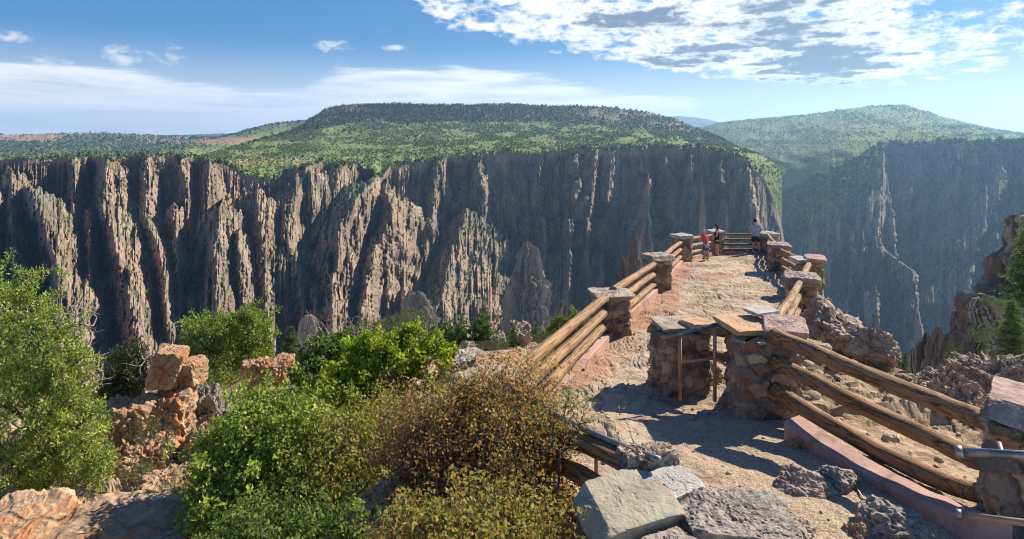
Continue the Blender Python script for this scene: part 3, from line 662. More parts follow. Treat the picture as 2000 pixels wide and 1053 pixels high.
sand = t.mix(t.math('MULTIPLY', 0.8, t.mapr(hs.outputs[1], 0.0, 1.0, 0.2, 1.0)), sand, t.mix(1.0, sand, flag, 'MULTIPLY'))
sand = t.mix(t.math('MULTIPLY', t.math('SUBTRACT', 1.0, crk), 0.55), sand, (0.13, 0.09, 0.06))
grey = t.mapr(t.noise(v, 0.9, 4, 0.6), 0.56, 0.66); sand = t.mix(t.math('MULTIPLY', grey, 0.55), sand, (0.36, 0.34, 0.31))
dirtc = t.ramp(n2, [(0.35, (0.29, 0.165, 0.105)), (0.6, (0.43, 0.265, 0.175)), (0.75, (0.50, 0.34, 0.24))])
gravc = t.ramp(t.noise(v, 70.0, 2, 0.7), [(0.34, (0.19, 0.135, 0.085)), (0.5, (0.40, 0.30, 0.20)), (0.62, (0.55, 0.44, 0.31))])
slopec = t.ramp(t.math('ADD', t.math('MULTIPLY', n1, 0.5), t.math('MULTIPLY', n2, 0.5)), [(0.32, (0.13, 0.085, 0.05)), (0.46, (0.31, 0.215, 0.13)), (0.58, (0.44, 0.335, 0.22)), (0.7, (0.52, 0.43, 0.31))])
wob = t.math('MULTIPLY', t.math('SUBTRACT', n2, 0.5), 1.4)
c = t.mix(t.mapr(t.math('ADD', zb, wob), 0.35, 0.65), sand, slopec)
c = t.mix(t.mapr(t.math('ADD', zr, wob), 0.40, 0.70), c, dirtc)
c = t.mix(t.mapr(t.math('ADD', zg, wob), 0.40, 0.62), c, gravc)
h = t.math('ADD', t.math('MULTIPLY', n2, 0.6), t.math('ADD', t.math('MULTIPLY', n3, 0.22), t.math('ADD', t.math('MULTIPLY', crk, 0.10), t.math('MULTIPLY', n1, 0.6))))
finish(t, c, 0.92, h, 1.0, 0.07, spec=0.12)
col = np.stack([dirt, grav, slope], -1).reshape(-1, 3)
gv = np.stack([GX, DD, GZ], -1).reshape(-1, 3)
go = mesh_np('ground', gv, grid_faces(len(us), len(ds), True), gm, col=col, smooth=False); tag(go, kind='structure')
def gz(x, y): return float(ground_z(np.array([x]), np.array([y]))[0][0])
# ------------------------------------------------------------------ masonry pillars
stone_mat = rock_mat('masonry stone', [(0.3, (0.55, 0.52, 0.5)), (0.5, (0.95, 0.93, 0.9)), (0.7, (1.25, 1.2, 1.15))], scale=5, bump=0.8, dist=0.02, tint=True, lichen=(0.30, 0.31, 0.24), lichen_amt=0.4, fine=9)
TINTS = np.array([[0.27, 0.195, 0.145], [0.20, 0.165, 0.14], [0.34, 0.245, 0.165], [0.18, 0.14, 0.11], [0.31, 0.165, 0.10], [0.24, 0.20, 0.15], [0.37, 0.29, 0.20], [0.12, 0.095, 0.08]])

def masonry(w, d, h, cell, res, seed, taper=0.05, tints=TINTS):
    rng = np.random.default_rng(seed)
    per = 2 * (w + d); ns = int(per / res); nz = int(h / res)
    s = np.arange(ns) / ns * per; z = np.linspace(0, h, nz)
    S, Z = np.meshgrid(s, z, indexing='ij')
    cw, chh = cell; rows = max(2, int(h / chh)); pts = []
    for r in range(rows + 1):
        nn = max(4, int(per / cw))
        for k in range(nn): pts.append(((k + 0.5 * (r % 2) + rng.uniform(-0.42, 0.42)) * per / nn, (r + rng.uniform(-0.2, 1.0)) * h / rows))
    pts = np.array(pts)
    Sw = S + 0.02 * fbm2(S / 0.12, Z / 0.12, seed, 3); Zw = Z + 0.02 * fbm2(S / 0.12, Z / 0.12, seed + 1, 3)
    ddx = np.abs(Sw[..., None] - pts[:, 0]); ddx = np.minimum(ddx, per - ddx) / cw; ddz = (Zw[..., None] - pts[:, 1]) / chh
    an = np.exp(rng.normal(0, 0.13, len(pts))); ddx, ddz = ddx / an, ddz * an
    dist = (ddx ** 4 + np.abs(ddz) ** 4) ** 0.25
    idx = np.argsort(dist, -1)[..., :2]
    f1 = np.take_along_axis(dist, idx[..., :1], -1)[..., 0]; f2 = np.take_along_axis(dist, idx[..., 1:2], -1)[..., 0]
    cid = idx[..., 0]; e = sstep(0.01, 0.085, f2 - f1)
    rnd = rng.uniform(0, 1, len(pts)); til = rng.normal(0, 1, (len(pts), 2))
    rel = np.stack([np.where(np.abs(Sw - pts[cid, 0]) > per / 2, 0, Sw - pts[cid, 0]) / cw, (Zw - pts[cid, 1]) / chh], -1)
    disp = (e - 1) * 0.030 * min(1, cw / 0.2) + rnd[cid] * 0.055 + 0.034 * (til[cid] * rel).sum(-1) * e + 0.016 * fbm2(S / 0.09, Z / 0.09, seed + 2, 5, 0.6)
    # outline: rounded rectangle
    cor = np.cumsum([0, w, d, w, d]); x = np.zeros_like(S); y = np.zeros_like(S); nx = np.zeros_like(S); ny = np.zeros_like(S)
    for k in range(4):
        m = (S >= cor[k]) & (S < cor[k + 1]); q = (S - cor[k])
        if k == 0: X, Y, NX, NY = -w / 2 + q, -d / 2 + 0 * q, 0, -1
        if k == 1: X, Y, NX, NY = w / 2 + 0 * q, -d / 2 + q, 1, 0
        if k == 2: X, Y, NX, NY = w / 2 - q, d / 2 + 0 * q, 0, 1
        if k == 3: X, Y, NX, NY = -w / 2 + 0 * q, d / 2 - q, -1, 0
        x[m] = X[m]; y[m] = Y[m]; nx[m] = NX; ny[m] = NY
    for _ in range(3):
        nx = (np.roll(nx, 1, 0) + nx + np.roll(nx, -1, 0)) / 3; ny = (np.roll(ny, 1, 0) + ny + np.roll(ny, -1, 0)) / 3
    ln = np.hypot(nx, ny); rr = 0.02 * (1 - ln) * 4
    tp = 1 - taper * Z / h
    x = x * tp + nx * (disp - rr); y = y * tp + ny * (disp - rr)
    col = tints[rng.integers(0, len(tints), len(pts))] * rng.uniform(0.85, 1.5, (len(pts), 1))
    c = col[cid] * e[..., None] + np.array([0.25, 0.20, 0.15]) * (1 - e[..., None])
    v = np.stack([x, y, Z], -1)
    # close the ring and the top
    v = np.concatenate([v, v[:1]], 0); c = np.concatenate([c, c[:1]], 0)
    tv = v[:, -1:].copy(); tv[..., :2] *= 0.02
    v = np.concatenate([v, tv], 1); c = np.concatenate([c, c[:, -1:]], 1)
    return v.reshape(-1, 3), grid_faces(ns + 1, nz + 1, True)[:, ::-1], c.reshape(-1, 3)

def rock_np(dims, seed, sub=4, cuts=9, rough=0.05, fs=2.2, boxy=0.0, crisp=1.0):
    """an angular boulder: a sphere's rays stopped by random planes, then roughened"""
    v, f = ico(sub); rng = np.random.default_rng(seed)
    n = rng.normal(size=(cuts, 3)); n /= np.linalg.norm(n, axis=1)[:, None]; dd = rng.uniform(0.62, 0.95, cuts)
    if boxy:
        ax = np.array([[1, 0, 0], [-1, 0, 0], [0, 1, 0], [0, -1, 0], [0, 0, 1], [0, 0, -1]], float) + rng.normal(0, 0.10, (6, 3))
        ax /= np.linalg.norm(ax, axis=1)[:, None]
        n = np.concatenate([n, ax]); dd = np.concatenate([dd + boxy * 0.45, np.full(6, 0.72)])
    r = np.full(len(v), 1.15)
    for a, b in zip(n, dd):
        c = v @ a; r = np.where(c > 0.05, np.minimum(r, b / np.maximum(c, 0.05)), r)
    q = v * r[:, None]
    dims = np.array(dims) / 2
    q = q * dims
    s = dims.max()
    k = q / s * fs + seed * 3.7
    k = k + 0.35 * np.stack([fbm3(k * 1.3 + 5, seed + 1, 3), fbm3(k * 1.3 + 9, seed + 2, 3), fbm3(k * 1.3 + 13, seed + 3, 3)], -1)
    def cells(fq, sd):                                          # broken blocks: each cell sits in or out, joints cut back
        c = k * fq + sd * 1.7; i = np.floor(c); fr = np.abs(c - i - 0.5).max(1) * 2
        return _h(i[:, 0], i[:, 1], i[:, 2], seed + sd) - 0.8 * sstep(0.86, 1.0, fr)
    blk = (0.5 * cells(1.1, 3) + 0.35 * cells(2.6, 4)) * crisp + 0.16 * cells(6.0, 5) * crisp
    q = q + v * (rough * dims.min() * (0.75 * fbm3(k, seed, 5, 0.58) + 0.75 * blk))[:, None] + v * (rough * 0.45 * dims.min() * fbm3(k * 5, seed + 5, 4, 0.6))[:, None]
    return q, f
ICO_TRI = True
def rock_obj(name, dims, mat, seed, parent=None, loc=(0, 0, 0), rot=(0, 0, 0), **kw):
    v, f = rock_np(dims, seed, **kw)
    o = mesh_np(name, v, f, mat, parent, smooth=False)
    o.location = loc; o.rotation_euler = rot
    return o

cap_tan = rock_mat('sandstone cap', [(0.30, (0.17, 0.13, 0.10)), (0.45, (0.31, 0.25, 0.195)), (0.6, (0.42, 0.355, 0.285)), (0.75, (0.50, 0.45, 0.38))], scale=4, bump=0.8, dist=0.02, lichen=(0.22, 0.20, 0.16), lichen_amt=0.5)
cap_red = rock_mat('red granite', [(0.30, (0.16, 0.115, 0.10)), (0.48, (0.35, 0.235, 0.19)), (0.62, (0.47, 0.35, 0.29)), (0.75, (0.5, 0.43, 0.38))], scale=9, bump=0.9, dist=0.02, fine=6)
cap_orange = rock_mat('orange flagstone', [(0.30, (0.34, 0.19, 0.10)), (0.5, (0.50, 0.31, 0.18)), (0.7, (0.58, 0.40, 0.25))], scale=2.2, bump=0.5, dist=0.012, lichen=(0.20, 0.19, 0.15), lichen_amt=0.35)
cap_grey = rock_mat('pale grey slate', [(0.35, (0.30, 0.275, 0.24)), (0.55, (0.44, 0.415, 0.37)), (0.7, (0.58, 0.56, 0.51))], scale=3, bump=0.4, dist=0.01)
cap_green = rock_mat('greenish slate', [(0.30, (0.19, 0.175, 0.125)), (0.45, (0.30, 0.265, 0.185)), (0.6, (0.38, 0.34, 0.245)), (0.72, (0.46, 0.38, 0.26))], scale=3.5, bump=0.6, dist=0.018, patches=[((0.42, 0.31, 0.20), 5, 0.60, 0.72), ((0.25, 0.265, 0.215), 3, 0.55, 0.65)])
congl = rock_mat('grey conglomerate', [(0.32, (0.080, 0.068, 0.058)), (0.46, (0.21, 0.175, 0.14)), (0.58, (0.35, 0.305, 0.25)), (0.72, (0.46, 0.41, 0.345))], scale=16, bump=1.0, dist=0.02, fine=4, lichen=(0.42, 0.40, 0.35), lichen_amt=0.5)
granite = rock_mat('tan gneiss boulder', [(0.30, (0.17, 0.125, 0.095)), (0.44, (0.34, 0.26, 0.19)), (0.58, (0.46, 0.37, 0.275)), (0.72, (0.54, 0.46, 0.36))], scale=2.4, bump=1.0, dist=0.05, fine=7, lichen=(0.17, 0.15, 0.12), lichen_amt=0.45, crack=0.25, crack_scale=1.6)

def pillar(key, w, d, h, rot, label, cell=(0.21, 0.13), res=0.02, caps=(), seed=1, taper=0.05, sink=0.25):
    b = PIL[key]
    root = empty('stone_pillar', (b.x, b.y, b.z), label, 'pillar', 'masonry pillars of the overlook railing'); root['kind'] = 'thing'
    root.rotation_euler.z = math.radians(rot)
    v, f, c = masonry(w, d, h + sink, cell, res, seed, taper); v[:, 2] -= sink
    mesh_np('stonework', v, f, stone_mat, root, col=c)
    for (dims, m, loc, rz, sd, kw, lab) in caps:
        o = rock_obj('cap_stone', dims, m, sd, root, (loc[0], loc[1], h + loc[2]), (kw.get('rx', 0), kw.get('ry', 0), math.radians(rz)), sub=6 if key in 'KIL' else 5, cuts=kw.get('cuts', 9), rough=kw.get('rough', 0.07) * 1.35, boxy=kw.get('boxy', 1.0), fs=kw.get('fs', 3.0))
        if lab: o['label'] = lab
    return root
def slab(w, d, m, seed, t=0.11): return [((w * 1.36, d * 1.36, t * 1.5), m, (0, 0, t * 0.42), 0, seed, {'rough': 0.16, 'cuts': 11, 'fs': 4.0, 'boxy': 0.8}, None)]
def hpx(key, top): return (HORIZON - top) / F * PIL[key].y - PIL[key].z        # pillar height from the photo's top edge
pillar('A', 0.62, 0.60, hpx('A', 570) - 0.10, 12, 'square stone pillar with tan slab, longest log rails running down to the brown bush', caps=slab(0.72, 0.72, cap_tan, 11), seed=21, res=0.016)
pillar('B', 0.62, 0.60, hpx('B', 497) - 0.10, 20, 'stone pillar between the two lit log rail sections on the cliff side of the floor', caps=slab(0.72, 0.70, cap_tan, 12), seed=22, res=0.02)
pillar('C', 0.62, 0.62, hpx('C', 458) - 0.10, 25, 'stone pillar with pale slab, just before the person in the red shirt', caps=slab(0.74, 0.72, cap_grey, 13), seed=23, res=0.025)
pillar('D', 0.55, 0.55, hpx('D', 450) - 0.10, 10, 'stone pillar half hidden behind the dark haired person in navy', caps=slab(0.72, 0.66, cap_grey, 14), seed=24, res=0.03)
pillar('E', 0.60, 0.60, hpx('E', 456) - 0.10, 0, 'stone pillar with white capstone beside the person in the checked shirt', caps=slab(0.78, 0.70, cap_grey, 15, 0.15), seed=25, res=0.03)
pillar('F', 0.62, 0.62, hpx('F', 476) - 0.10, -15, 'stone pillar next in line before the white capped one at the tip', caps=slab(0.74, 0.72, cap_tan, 16), seed=26, res=0.025)
pillar('G', 0.62, 0.64, hpx('G', 502) - 0.12, -20, 'stone pillar standing outermost over the gorge, reddish capstone', caps=[((0.62, 0.95, 0.24), cap_red, (0.15, 0.0, 0.06), 0, 17, {}, None), ((0.55, 0.7, 0.18), cap_grey, (-0.24, -0.12, 0.04), 20, 18, {}, None)], seed=27, res=0.022)
pillar('H', 0.60, 0.60, hpx('H', 540) - 0.12, -18, 'stone pillar with rough tan capstone, log rail leaning up to its top', caps=slab(0.76, 0.76, cap_tan, 19, 0.17), seed=28, res=0.018)
pillar('I', 0.74, 0.72, hpx('I', 640) - 0.06, -8, 'biggest shaded stone pillar where the curved brown logs begin', cell=(0.20, 0.14), res=0.010, seed=29, caps=[
    ((0.80, 0.88, 0.10), cap_orange, (-0.20, 0.05, 0.07), 14, 41, {'boxy': 1.0, 'rough': 0.09, 'ry': 0.03, 'cuts': 12}, 'orange flagstone cap with broken edge'),
    ((0.68, 0.78, 0.16), cap_red, (0.24, -0.04, 0.09), -8, 42, {'boxy': 1.0, 'rough': 0.09, 'rx': 0.10}, 'speckled reddish granite cap block'),
    ((0.50, 0.40, 0.07), cap_grey, (0.08, 0.36, 0.17), 25, 43, {'boxy': 1.0, 'rough': 0.06}, 'flat pale grey slate piece')])
pillar('J', 0.66, 0.66, hpx('J', 634) - 0.05, 4, 'shaded stone pillar behind the tan metal handrail', cell=(0.19, 0.13), res=0.0105, seed=30, caps=[
    ((0.82, 0.82, 0.12), cap_tan, (-0.03, 0.04, 0.05), 5, 44, {'rough': 0.10}, None), ((0.55, 0.45, 0.12), cap_orange, (0.22, -0.16, 0.10), 8, 45, {'rough': 0.08}, 'thin tan flagstone piece')])
pillar('K', 0.92, 0.80, 0.86, 24, 'low broad pillar nearest the viewer, capped by greenish slate and grey conglomerate', cell=(0.24, 0.15), res=0.011, seed=31, caps=[
    ((0.74, 0.66, 0.15), cap_green, (-0.28, 0.05, 0.08), -8, 51, {'boxy': 0.9, 'rough': 0.05, 'rx': 0.10, 'cuts': 9}, 'cracked greenish slate slab'),
    ((0.54, 0.34, 0.26), granite, (0.13, 0.36, 0.12), -16, 52, {'boxy': 0.7, 'rough': 0.10}, 'rough tan block'),
    ((0.48, 0.34, 0.16), cap_grey, (0.12, 0.08, 0.07), 10, 53, {'boxy': 1.0, 'rough': 0.05, 'rx': 0.18}, 'smooth pale slate wedge'),
    ((0.95, 0.66, 0.38), congl, (0.34, -0.27, -0.05), -24, 54, {'boxy': 0.55, 'rough': 0.055, 'fs': 4.5, 'rx': 0.05, 'ry': 0.08}, 'coarse grey conglomerate block'),
    ((0.45, 0.40, 0.18), cap_tan, (-0.20, -0.36, 0.0), 12, 55, {'boxy': 1.0}, 'small tan slab')])
pillar('L', 0.72, 0.72, 1.05, -40, 'sunlit pillar of grey and tan blocks where the curved logs end by the galvanised pipes', cell=(0.22, 0.15), res=0.010, seed=32, taper=0.10, caps=[
    ((1.10, 1.06, 0.20), cap_red, (0.08, 0.02, 0.07), 4, 56, {'rough': 0.07, 'ry': 0.06}, None)])
pillar('N', 0.6, 0.6, 0.86, 30, 'stone pillar mostly hidden behind the brown bush', caps=slab(0.7, 0.7, cap_tan, 57), seed=33, res=0.03)

# ------------------------------------------------------------------ log railings with their kerbs
def wood_mat(name, a, b, c, weather):
    m, t = new_mat(name)
    tc = t.n('ShaderNodeTexCoord'); v = tc.outputs['Object']
    g = t.noise(t.vmath('MULTIPLY', v, (0.9, 9, 9)), 2.2, 7, 0.65, 0.5); fine = t.noise(t.vmath('MULTIPLY', v, (1.5, 30, 30)), 3, 4, 0.6)
    col = t.ramp(t.math('ADD', t.math('MULTIPLY', g, 0.65), t.math('MULTIPLY', fine, 0.35)), [(0.34, a), (0.5, b), (0.66, c)])
    ck = t.noise(t.vmath('MULTIPLY', v, (0.35, 11, 11)), 1.3, 5, 0.6, 0.3)
    cr = t.mapr(t.math('ABSOLUTE', t.math('SUBTRACT', ck, 0.5)), 0.0, 0.03)
    kn = t.mapr(t.noise(t.vmath('MULTIPLY', v, (2.2, 5, 5)), 1.7, 2), 0.66, 0.74)
    col = t.mix(t.math('MULTIPLY', kn, 0.6), col, (0.13, 0.075, 0.04))
    wp = t.mapr(t.noise(t.vmath('MULTIPLY', v, (0.6, 4, 4)), 1.1, 5, 0.7), 0.5, 0.7)
    col = t.mix(t.math('MULTIPLY', wp, weather), col, (0.17, 0.145, 0.125))
    col = t.mix(t.math('MULTIPLY', t.math('SUBTRACT', 1.0, cr), 0.75), col, (0.035, 0.024, 0.018))
    finish(t, col, 0.72, t.math('ADD', t.math('MULTIPLY', cr, 0.6), t.math('ADD', g, t.math('MULTIPLY', fine, 0.3))), 0.8, 0.012, spec=0.2)
    return m
log_honey = wood_mat('honey pine log', (0.18, 0.10, 0.045), (0.32, 0.185, 0.085), (0.41, 0.26, 0.13), 0.55)
log_brown = wood_mat('weathered brown log', (0.16, 0.085, 0.04), (0.30, 0.165, 0.075), (0.42, 0.25, 0.12), 0.65)
kerb_mat = rock_mat('pink tinted concrete', [(0.3, (0.30, 0.18, 0.15)), (0.5, (0.42, 0.255, 0.21)), (0.7, (0.48, 0.31, 0.26))], scale=2.0, bump=0.5, dist=0.012, fine=14, lichen=(0.27, 0.18, 0.14), lichen_amt=0.5, crack=0.25, crack_scale=0.7, patches=[((0.40, 0.31, 0.23), 1.8, 0.56, 0.70)])

def log(parent, pts, r0, r1, mat, seed, sides=16):
    pts = [Vector(p) for p in pts]
    a, b = pts[0], pts[-1]; mid = (a + b) / 2; ax = (b - a).normalized()
    q = ax.to_track_quat('X', 'Z'); inv = q.inverted()
    loc = np.array([list(inv @ (p - mid)) for p in pts])
    tt = np.linspace(0, 1, len(pts)); n = max(12, int((b - a).length / 0.07)); ts = np.linspace(0, 1, n)
    deg = min(2, len(pts) - 1)
    c = np.stack([np.polyval(np.polyfit(tt, loc[:, k], deg), ts) for k in range(3)], 1)
    c[:, 1] += 0.012 * fbm2(ts * 3, ts * 0 + seed, seed, 2); c[:, 2] += 0.012 * fbm2(ts * 3, ts * 0 + seed + 5, seed + 1, 2)
    v, f = tube_np(c, r0 + (r1 - r0) * ts, sides, True, 0.07, seed)
    o = mesh_np('log', v, f, mat, parent)
    o.location = mid - (Vector(parent.location) if parent else Vector()); o.rotation_mode = 'QUATERNION'; o.rotation_quaternion = q
    return o
def kerb(parent, pts, w, h, seed):
    pts = np.array([list(Vector(p) - Vector(parent.location)) for p in pts]); n = 40
    tt = np.linspace(0, 1, len(pts)); ts = np.linspace(0, 1, n); deg = min(2, len(pts) - 1)
    c = np.stack([np.polyval(np.polyfit(tt, pts[:, k], deg), ts) for k in range(3)], 1)
    tg = np.gradient(c, axis=0); tg[:, 2] = 0; tg /= np.linalg.norm(tg, axis=1)[:, None]
    sd = np.stack([tg[:, 1], -tg[:, 0], 0 * ts], 1)
    b = 0.018
    prof = [(-w / 2, -0.35), (-w / 2, h - b), (-w / 2 + b, h), (w / 2 - b, h), (w / 2, h - b), (w / 2, -0.35)]
    v = np.stack([c + sd * (x + 0.006 * noise2(ts * 14, ts * 0 + k, seed))[:, None] + np.array([0, 0, 1.0]) * (z + 0.008 * noise2(ts * 11, ts * 0 + k, seed + 3) * (z > 0))[:, None] for k, (x, z) in enumerate(prof)], 1)
    for e in (0, -1):
        pass
    v = np.concatenate([v[:1].mean(1, keepdims=True) + 0 * v[:1], v, v[-1:].mean(1, keepdims=True) + 0 * v[-1:]], 0)
    return mesh_np('kerb', v.reshape(-1, 3), grid_faces(n + 2, len(prof)), kerb_mat, parent, smooth=False)
def rail(name_label, ka, kb, tops, bots, mat, r=0.085, n=3, with_kerb=True, seed=0, inset=(0.25, 0.25), kerb_w=0.2, sag=0.0):
    """log railing from pillar ka to kb; heights of the logs above each base"""
    a, b = PIL[ka], PIL[kb]; d = (b - a); d2 = Vector((d.x, d.y, 0)).normalized()
    root = empty('log_railing', (a + b) / 2, name_label, 'railing', 'log railings round the overlook')
    pa, pb = a + d2 * inset[0], b - d2 * inset[1]
    for k in range(n):
        h = tops + (bots - tops) * k / max(n - 1, 1)
        m = (pa + pb) / 2 + Vector((0, 0, h - sag))
        log(root, [pa + Vector((0, 0, h)), m, pb + Vector((0, 0, h))], r * 0.92, r * 0.80, mat, seed * 10 + k)
    if with_kerb: kerb(root, [a + d2 * (inset[0] + 0.05), b - d2 * (inset[1] + 0.05)], kerb_w, 0.13, seed)
    return root
rail('sunlit honey coloured log railing running from the tan slab pillar down behind the brown bush', 'N', 'A', 0.80, 0.28, log_honey, 0.092, seed=1, inset=(0.2, 0.22))
rail('short sunlit log railing between the first two stone pillars beyond the brown bush', 'A', 'B', 0.80, 0.24, log_honey, 0.088, seed=2, inset=(0.22, 0.2))
rail('sunlit log railing leading up to the pillar before the person in red', 'B', 'C', 0.82, 0.26, log_honey, 0.09, seed=3, inset=(0.2, 0.2))
rail('log railing that the person in the red shirt leans on', 'C', 'D', 0.86, 0.28, log_honey, 0.085, seed=4, inset=(0.2, 0.2))
rail('four straight brown rails across the tip of the overlook', 'D', 'E', 0.88, 0.18, log_brown, 0.06, n=4, seed=5, inset=(0.1, 0.1))
rail('stub of log railing between the white capped pillar and the next', 'E', 'F', 0.86, 0.30, log_honey, 0.075, seed=6, inset=(0.1, 0.1))
rail('log railing over the gorge with pink kerb, before the outermost pillar', 'F', 'G', 0.80, 0.26, log_honey, 0.085, seed=7, inset=(0.2, 0.2))
rail('very short log railing joining the outermost pillar to the rough tan capped one', 'G', 'H', 0.84, 0.30, log_honey, 0.085, seed=8, inset=(0.1, 0.1))
rail('log railing climbing to the rough tan capped pillar from the biggest pillar', 'I', 'H', 0.80, 0.28, log_honey, 0.085, seed=9, inset=(0.3, 0.15), with_kerb=False)
rail('pair of dark logs closing the gap behind the metal handrail', 'J', 'I', 0.88, 0.55, log_brown, 0.075, n=2, seed=10, inset=(0.15, 0.15), with_kerb=False)
# the bowed near railing
def dI(x): return 7.25 + (5.05 - 7.25) * (x - 1530) / (1930 - 1530)
lr = empty('log_railing', (PIL['I'] + PIL['L']) / 2, 'bowed railing of three thick weathered logs above a broad pink kerb', 'railing', 'log railings round the overlook')
for k, pts in enumerate([[(1505, 655), (1640, 705), (1740, 752), (1850, 798), (1955, 830)], [(1505, 705), (1640, 769), (1740, 822), (1830, 865), (1950, 909)], [(1505, 757), (1640, 831), (1740, 897), (1820, 937), (1950, 976)]]):
    log(lr, [P(x, y, dI(x)) for x, y in pts], 0.088, 0.082, log_brown, 200 + k, 20)
kerb(lr, [P(x, y, dI(x) - 0.35) for x, y in [(1548, 840), (1640, 897), (1740, 962), (1840, 1008), (1940, 1046)]], 0.28, 0.12, 9)
# near left railing from the hidden pillar to the nearest pillar
lr = empty('log_railing', (PIL['N'] + PIL['K']) / 2, 'weathered log railing half buried in the brown bush beside the nearest pillar', 'railing', 'log railings round the overlook')
for k, pts in enumerate([[(975, 790, 6.3), (1103, 851, 5.2), (1260, 922, 4.3)], [(975, 853, 6.3), (1090, 906, 5.2), (1200, 974, 4.3)], [(975, 915, 6.3), (1095, 980, 5.2), (1200, 1050, 4.3)]]):
    log(lr, [P(*p) for p in pts], 0.075, 0.07, log_brown, 230 + k)

# ------------------------------------------------------------------ metal handrails
def metal_mat(name, a, b, metallic, rough):
    m, t = new_mat(name); tc = t.n('ShaderNodeTexCoord')
    n = t.noise(tc.outputs['Object'], 9, 5, 0.65); n2 = t.noise(tc.outputs['Object'], 60, 3)
    finish(t, t.mix(t.mapr(n, 0.4, 0.62), a, b), rough, n2, 0.15, 0.003, metallic=metallic, spec=0.5)
    return m
galv = metal_mat('worn galvanised steel', (0.30, 0.30, 0.30), (0.17, 0.16, 0.15), 0.8, 0.5)
tanpaint = metal_mat('tan painted steel', (0.40, 0.26, 0.145), (0.33, 0.21, 0.115), 0.1, 0.5)
def pipe(name, parent, pts, r, mat, seed=0, sides=14, smooth_path=False):
    loc = Vector(parent.location) + (Vector(parent.parent.location) if parent.parent else Vector())
    c = np.array([list(Vector(p) - loc) for p in pts])
    if smooth_path:
        tt = np.linspace(0, 1, len(c)); ts = np.linspace(0, 1, 28)
        c = np.stack([np.polyval(np.polyfit(tt, c[:, k], 2), ts) for k in range(3)], 1)
    v, f = tube_np(c, r, sides, True)
    return mesh_np(name, v, f, mat, parent)
dh = 7.95
hr = empty('handrail', P(1362, 775, dh), 'tan painted metal handrail with grey top pipe standing between the two shaded pillars', 'handrail')
pipe('post', hr, [P(1328, 782, dh), P(1328, 655, dh)], 0.024, tanpaint); pipe('post', hr, [P(1396, 784, dh), P(1396, 638, dh)], 0.024, tanpaint)
pipe('top_rail', hr, [P(1306, 659, dh), P(1398, 634, dh), P(1400, 634, dh), P(1432, 653, dh - 0.15)], 0.026, galv)
pipe('middle_rail', hr, [P(1329, 708, dh), P(1396, 700, dh)], 0.018, tanpaint); pipe('middle_rail', hr, [P(1397, 700, dh), P(1440, 727, dh - 0.15)], 0.018, tanpaint)
hr = empty('handrail', P(1160, 900, 4.9), 'curved grey steel pipe handrail coming out of the brown bush to the nearest pillar', 'handrail')
pipe('top_rail', hr, [P(985, 748, 6.0), P(1040, 785, 5.6), P(1110, 822, 5.2), P(1200, 866, 4.7), P(1284, 897, 4.25)], 0.025, galv, smooth_path=True)
for x, y, d in ((1040, 785, 5.6), (1165, 850, 4.88)): pipe('post', hr, [P(x, y, d) + Vector((0, 0, -0.8)), P(x, y, d)], 0.018, tanpaint)
hr = empty('handrail', P(2000, 950, 4.3), 'pair of steel pipes, grey above tan, fixed to the sunlit pillar', 'handrail')
tr_ = pipe('top_rail', hr, [P(1872, 882, 4.4), P(2000, 889, 4.2), P(2120, 897, 4.0)], 0.030, galv); pipe('collar', tr_, [P(1866, 882, 4.4), P(1880, 883, 4.38)], 0.042, galv)
tr_ = pipe('bottom_rail', hr, [P(1872, 1005, 4.4), P(2000, 1021, 4.2), P(2120, 1036, 4.0)], 0.024, tanpaint); pipe('collar', tr_, [P(1867, 1004, 4.4), P(1879, 1006, 4.38)], 0.036, galv)
pipe('bracket', hr, [P(1958, 887, 4.27), P(1950, 860, 4.75)], 0.016, galv); pipe('bracket', hr, [P(1958, 1016, 4.27), P(1950, 1000, 4.7)], 0.016, galv)
cb = empty('cable', P(1690, 950, 6.0), 'thin pale cable lying on the gravel beside the pink kerb', 'cable')
cp = []
for x, y in [(1632, 917), (1655, 930), (1672, 948), (1686, 970), (1704, 985), (1728, 999)]:
    q = on_plane(x, y); cp.append(Vector((q.x, q.y, gz(q.x, q.y) + 0.012)))
cm, t = new_mat('pale cable sheath'); finish(t, (0.55, 0.50, 0.40), 0.6)
v, f = tube_np(np.array([list(p - cb.location) for p in cp]), 0.008, 8); mesh_np('cord', v, f, cm, cb)
# ------------------------------------------------------------------ boulders, outcrops, rock towers
red_rock = rock_mat('rust stained rock', [(0.30, (0.15, 0.085, 0.05)), (0.44, (0.34, 0.215, 0.13)), (0.58, (0.46, 0.345, 0.225)), (0.72, (0.52, 0.44, 0.32))], scale=1.3, bump=1.0, dist=0.06, fine=9, crack=0.2, crack_scale=1.4,
    patches=[((0.42, 0.175, 0.065), 0.9, 0.45, 0.58), ((0.40, 0.35, 0.26), 0.8, 0.54, 0.66), ((0.50, 0.32, 0.13), 1.6, 0.60, 0.72)], lichen=(0.15, 0.12, 0.085), lichen_amt=0.4)
dark_rock = rock_mat('dark gneiss', [(0.30, (0.075, 0.065, 0.058)), (0.45, (0.19, 0.16, 0.135)), (0.58, (0.31, 0.265, 0.215)), (0.72, (0.42, 0.36, 0.30))], scale=0.35, stretch=(1, 1, 0.3), bump=1.0, dist=0.5, fine=9, green=((0.05, 0.07, 0.025), (0.12, 0.13, 0.055)), green_at=(0.6, 0.9), gscale=0.3)
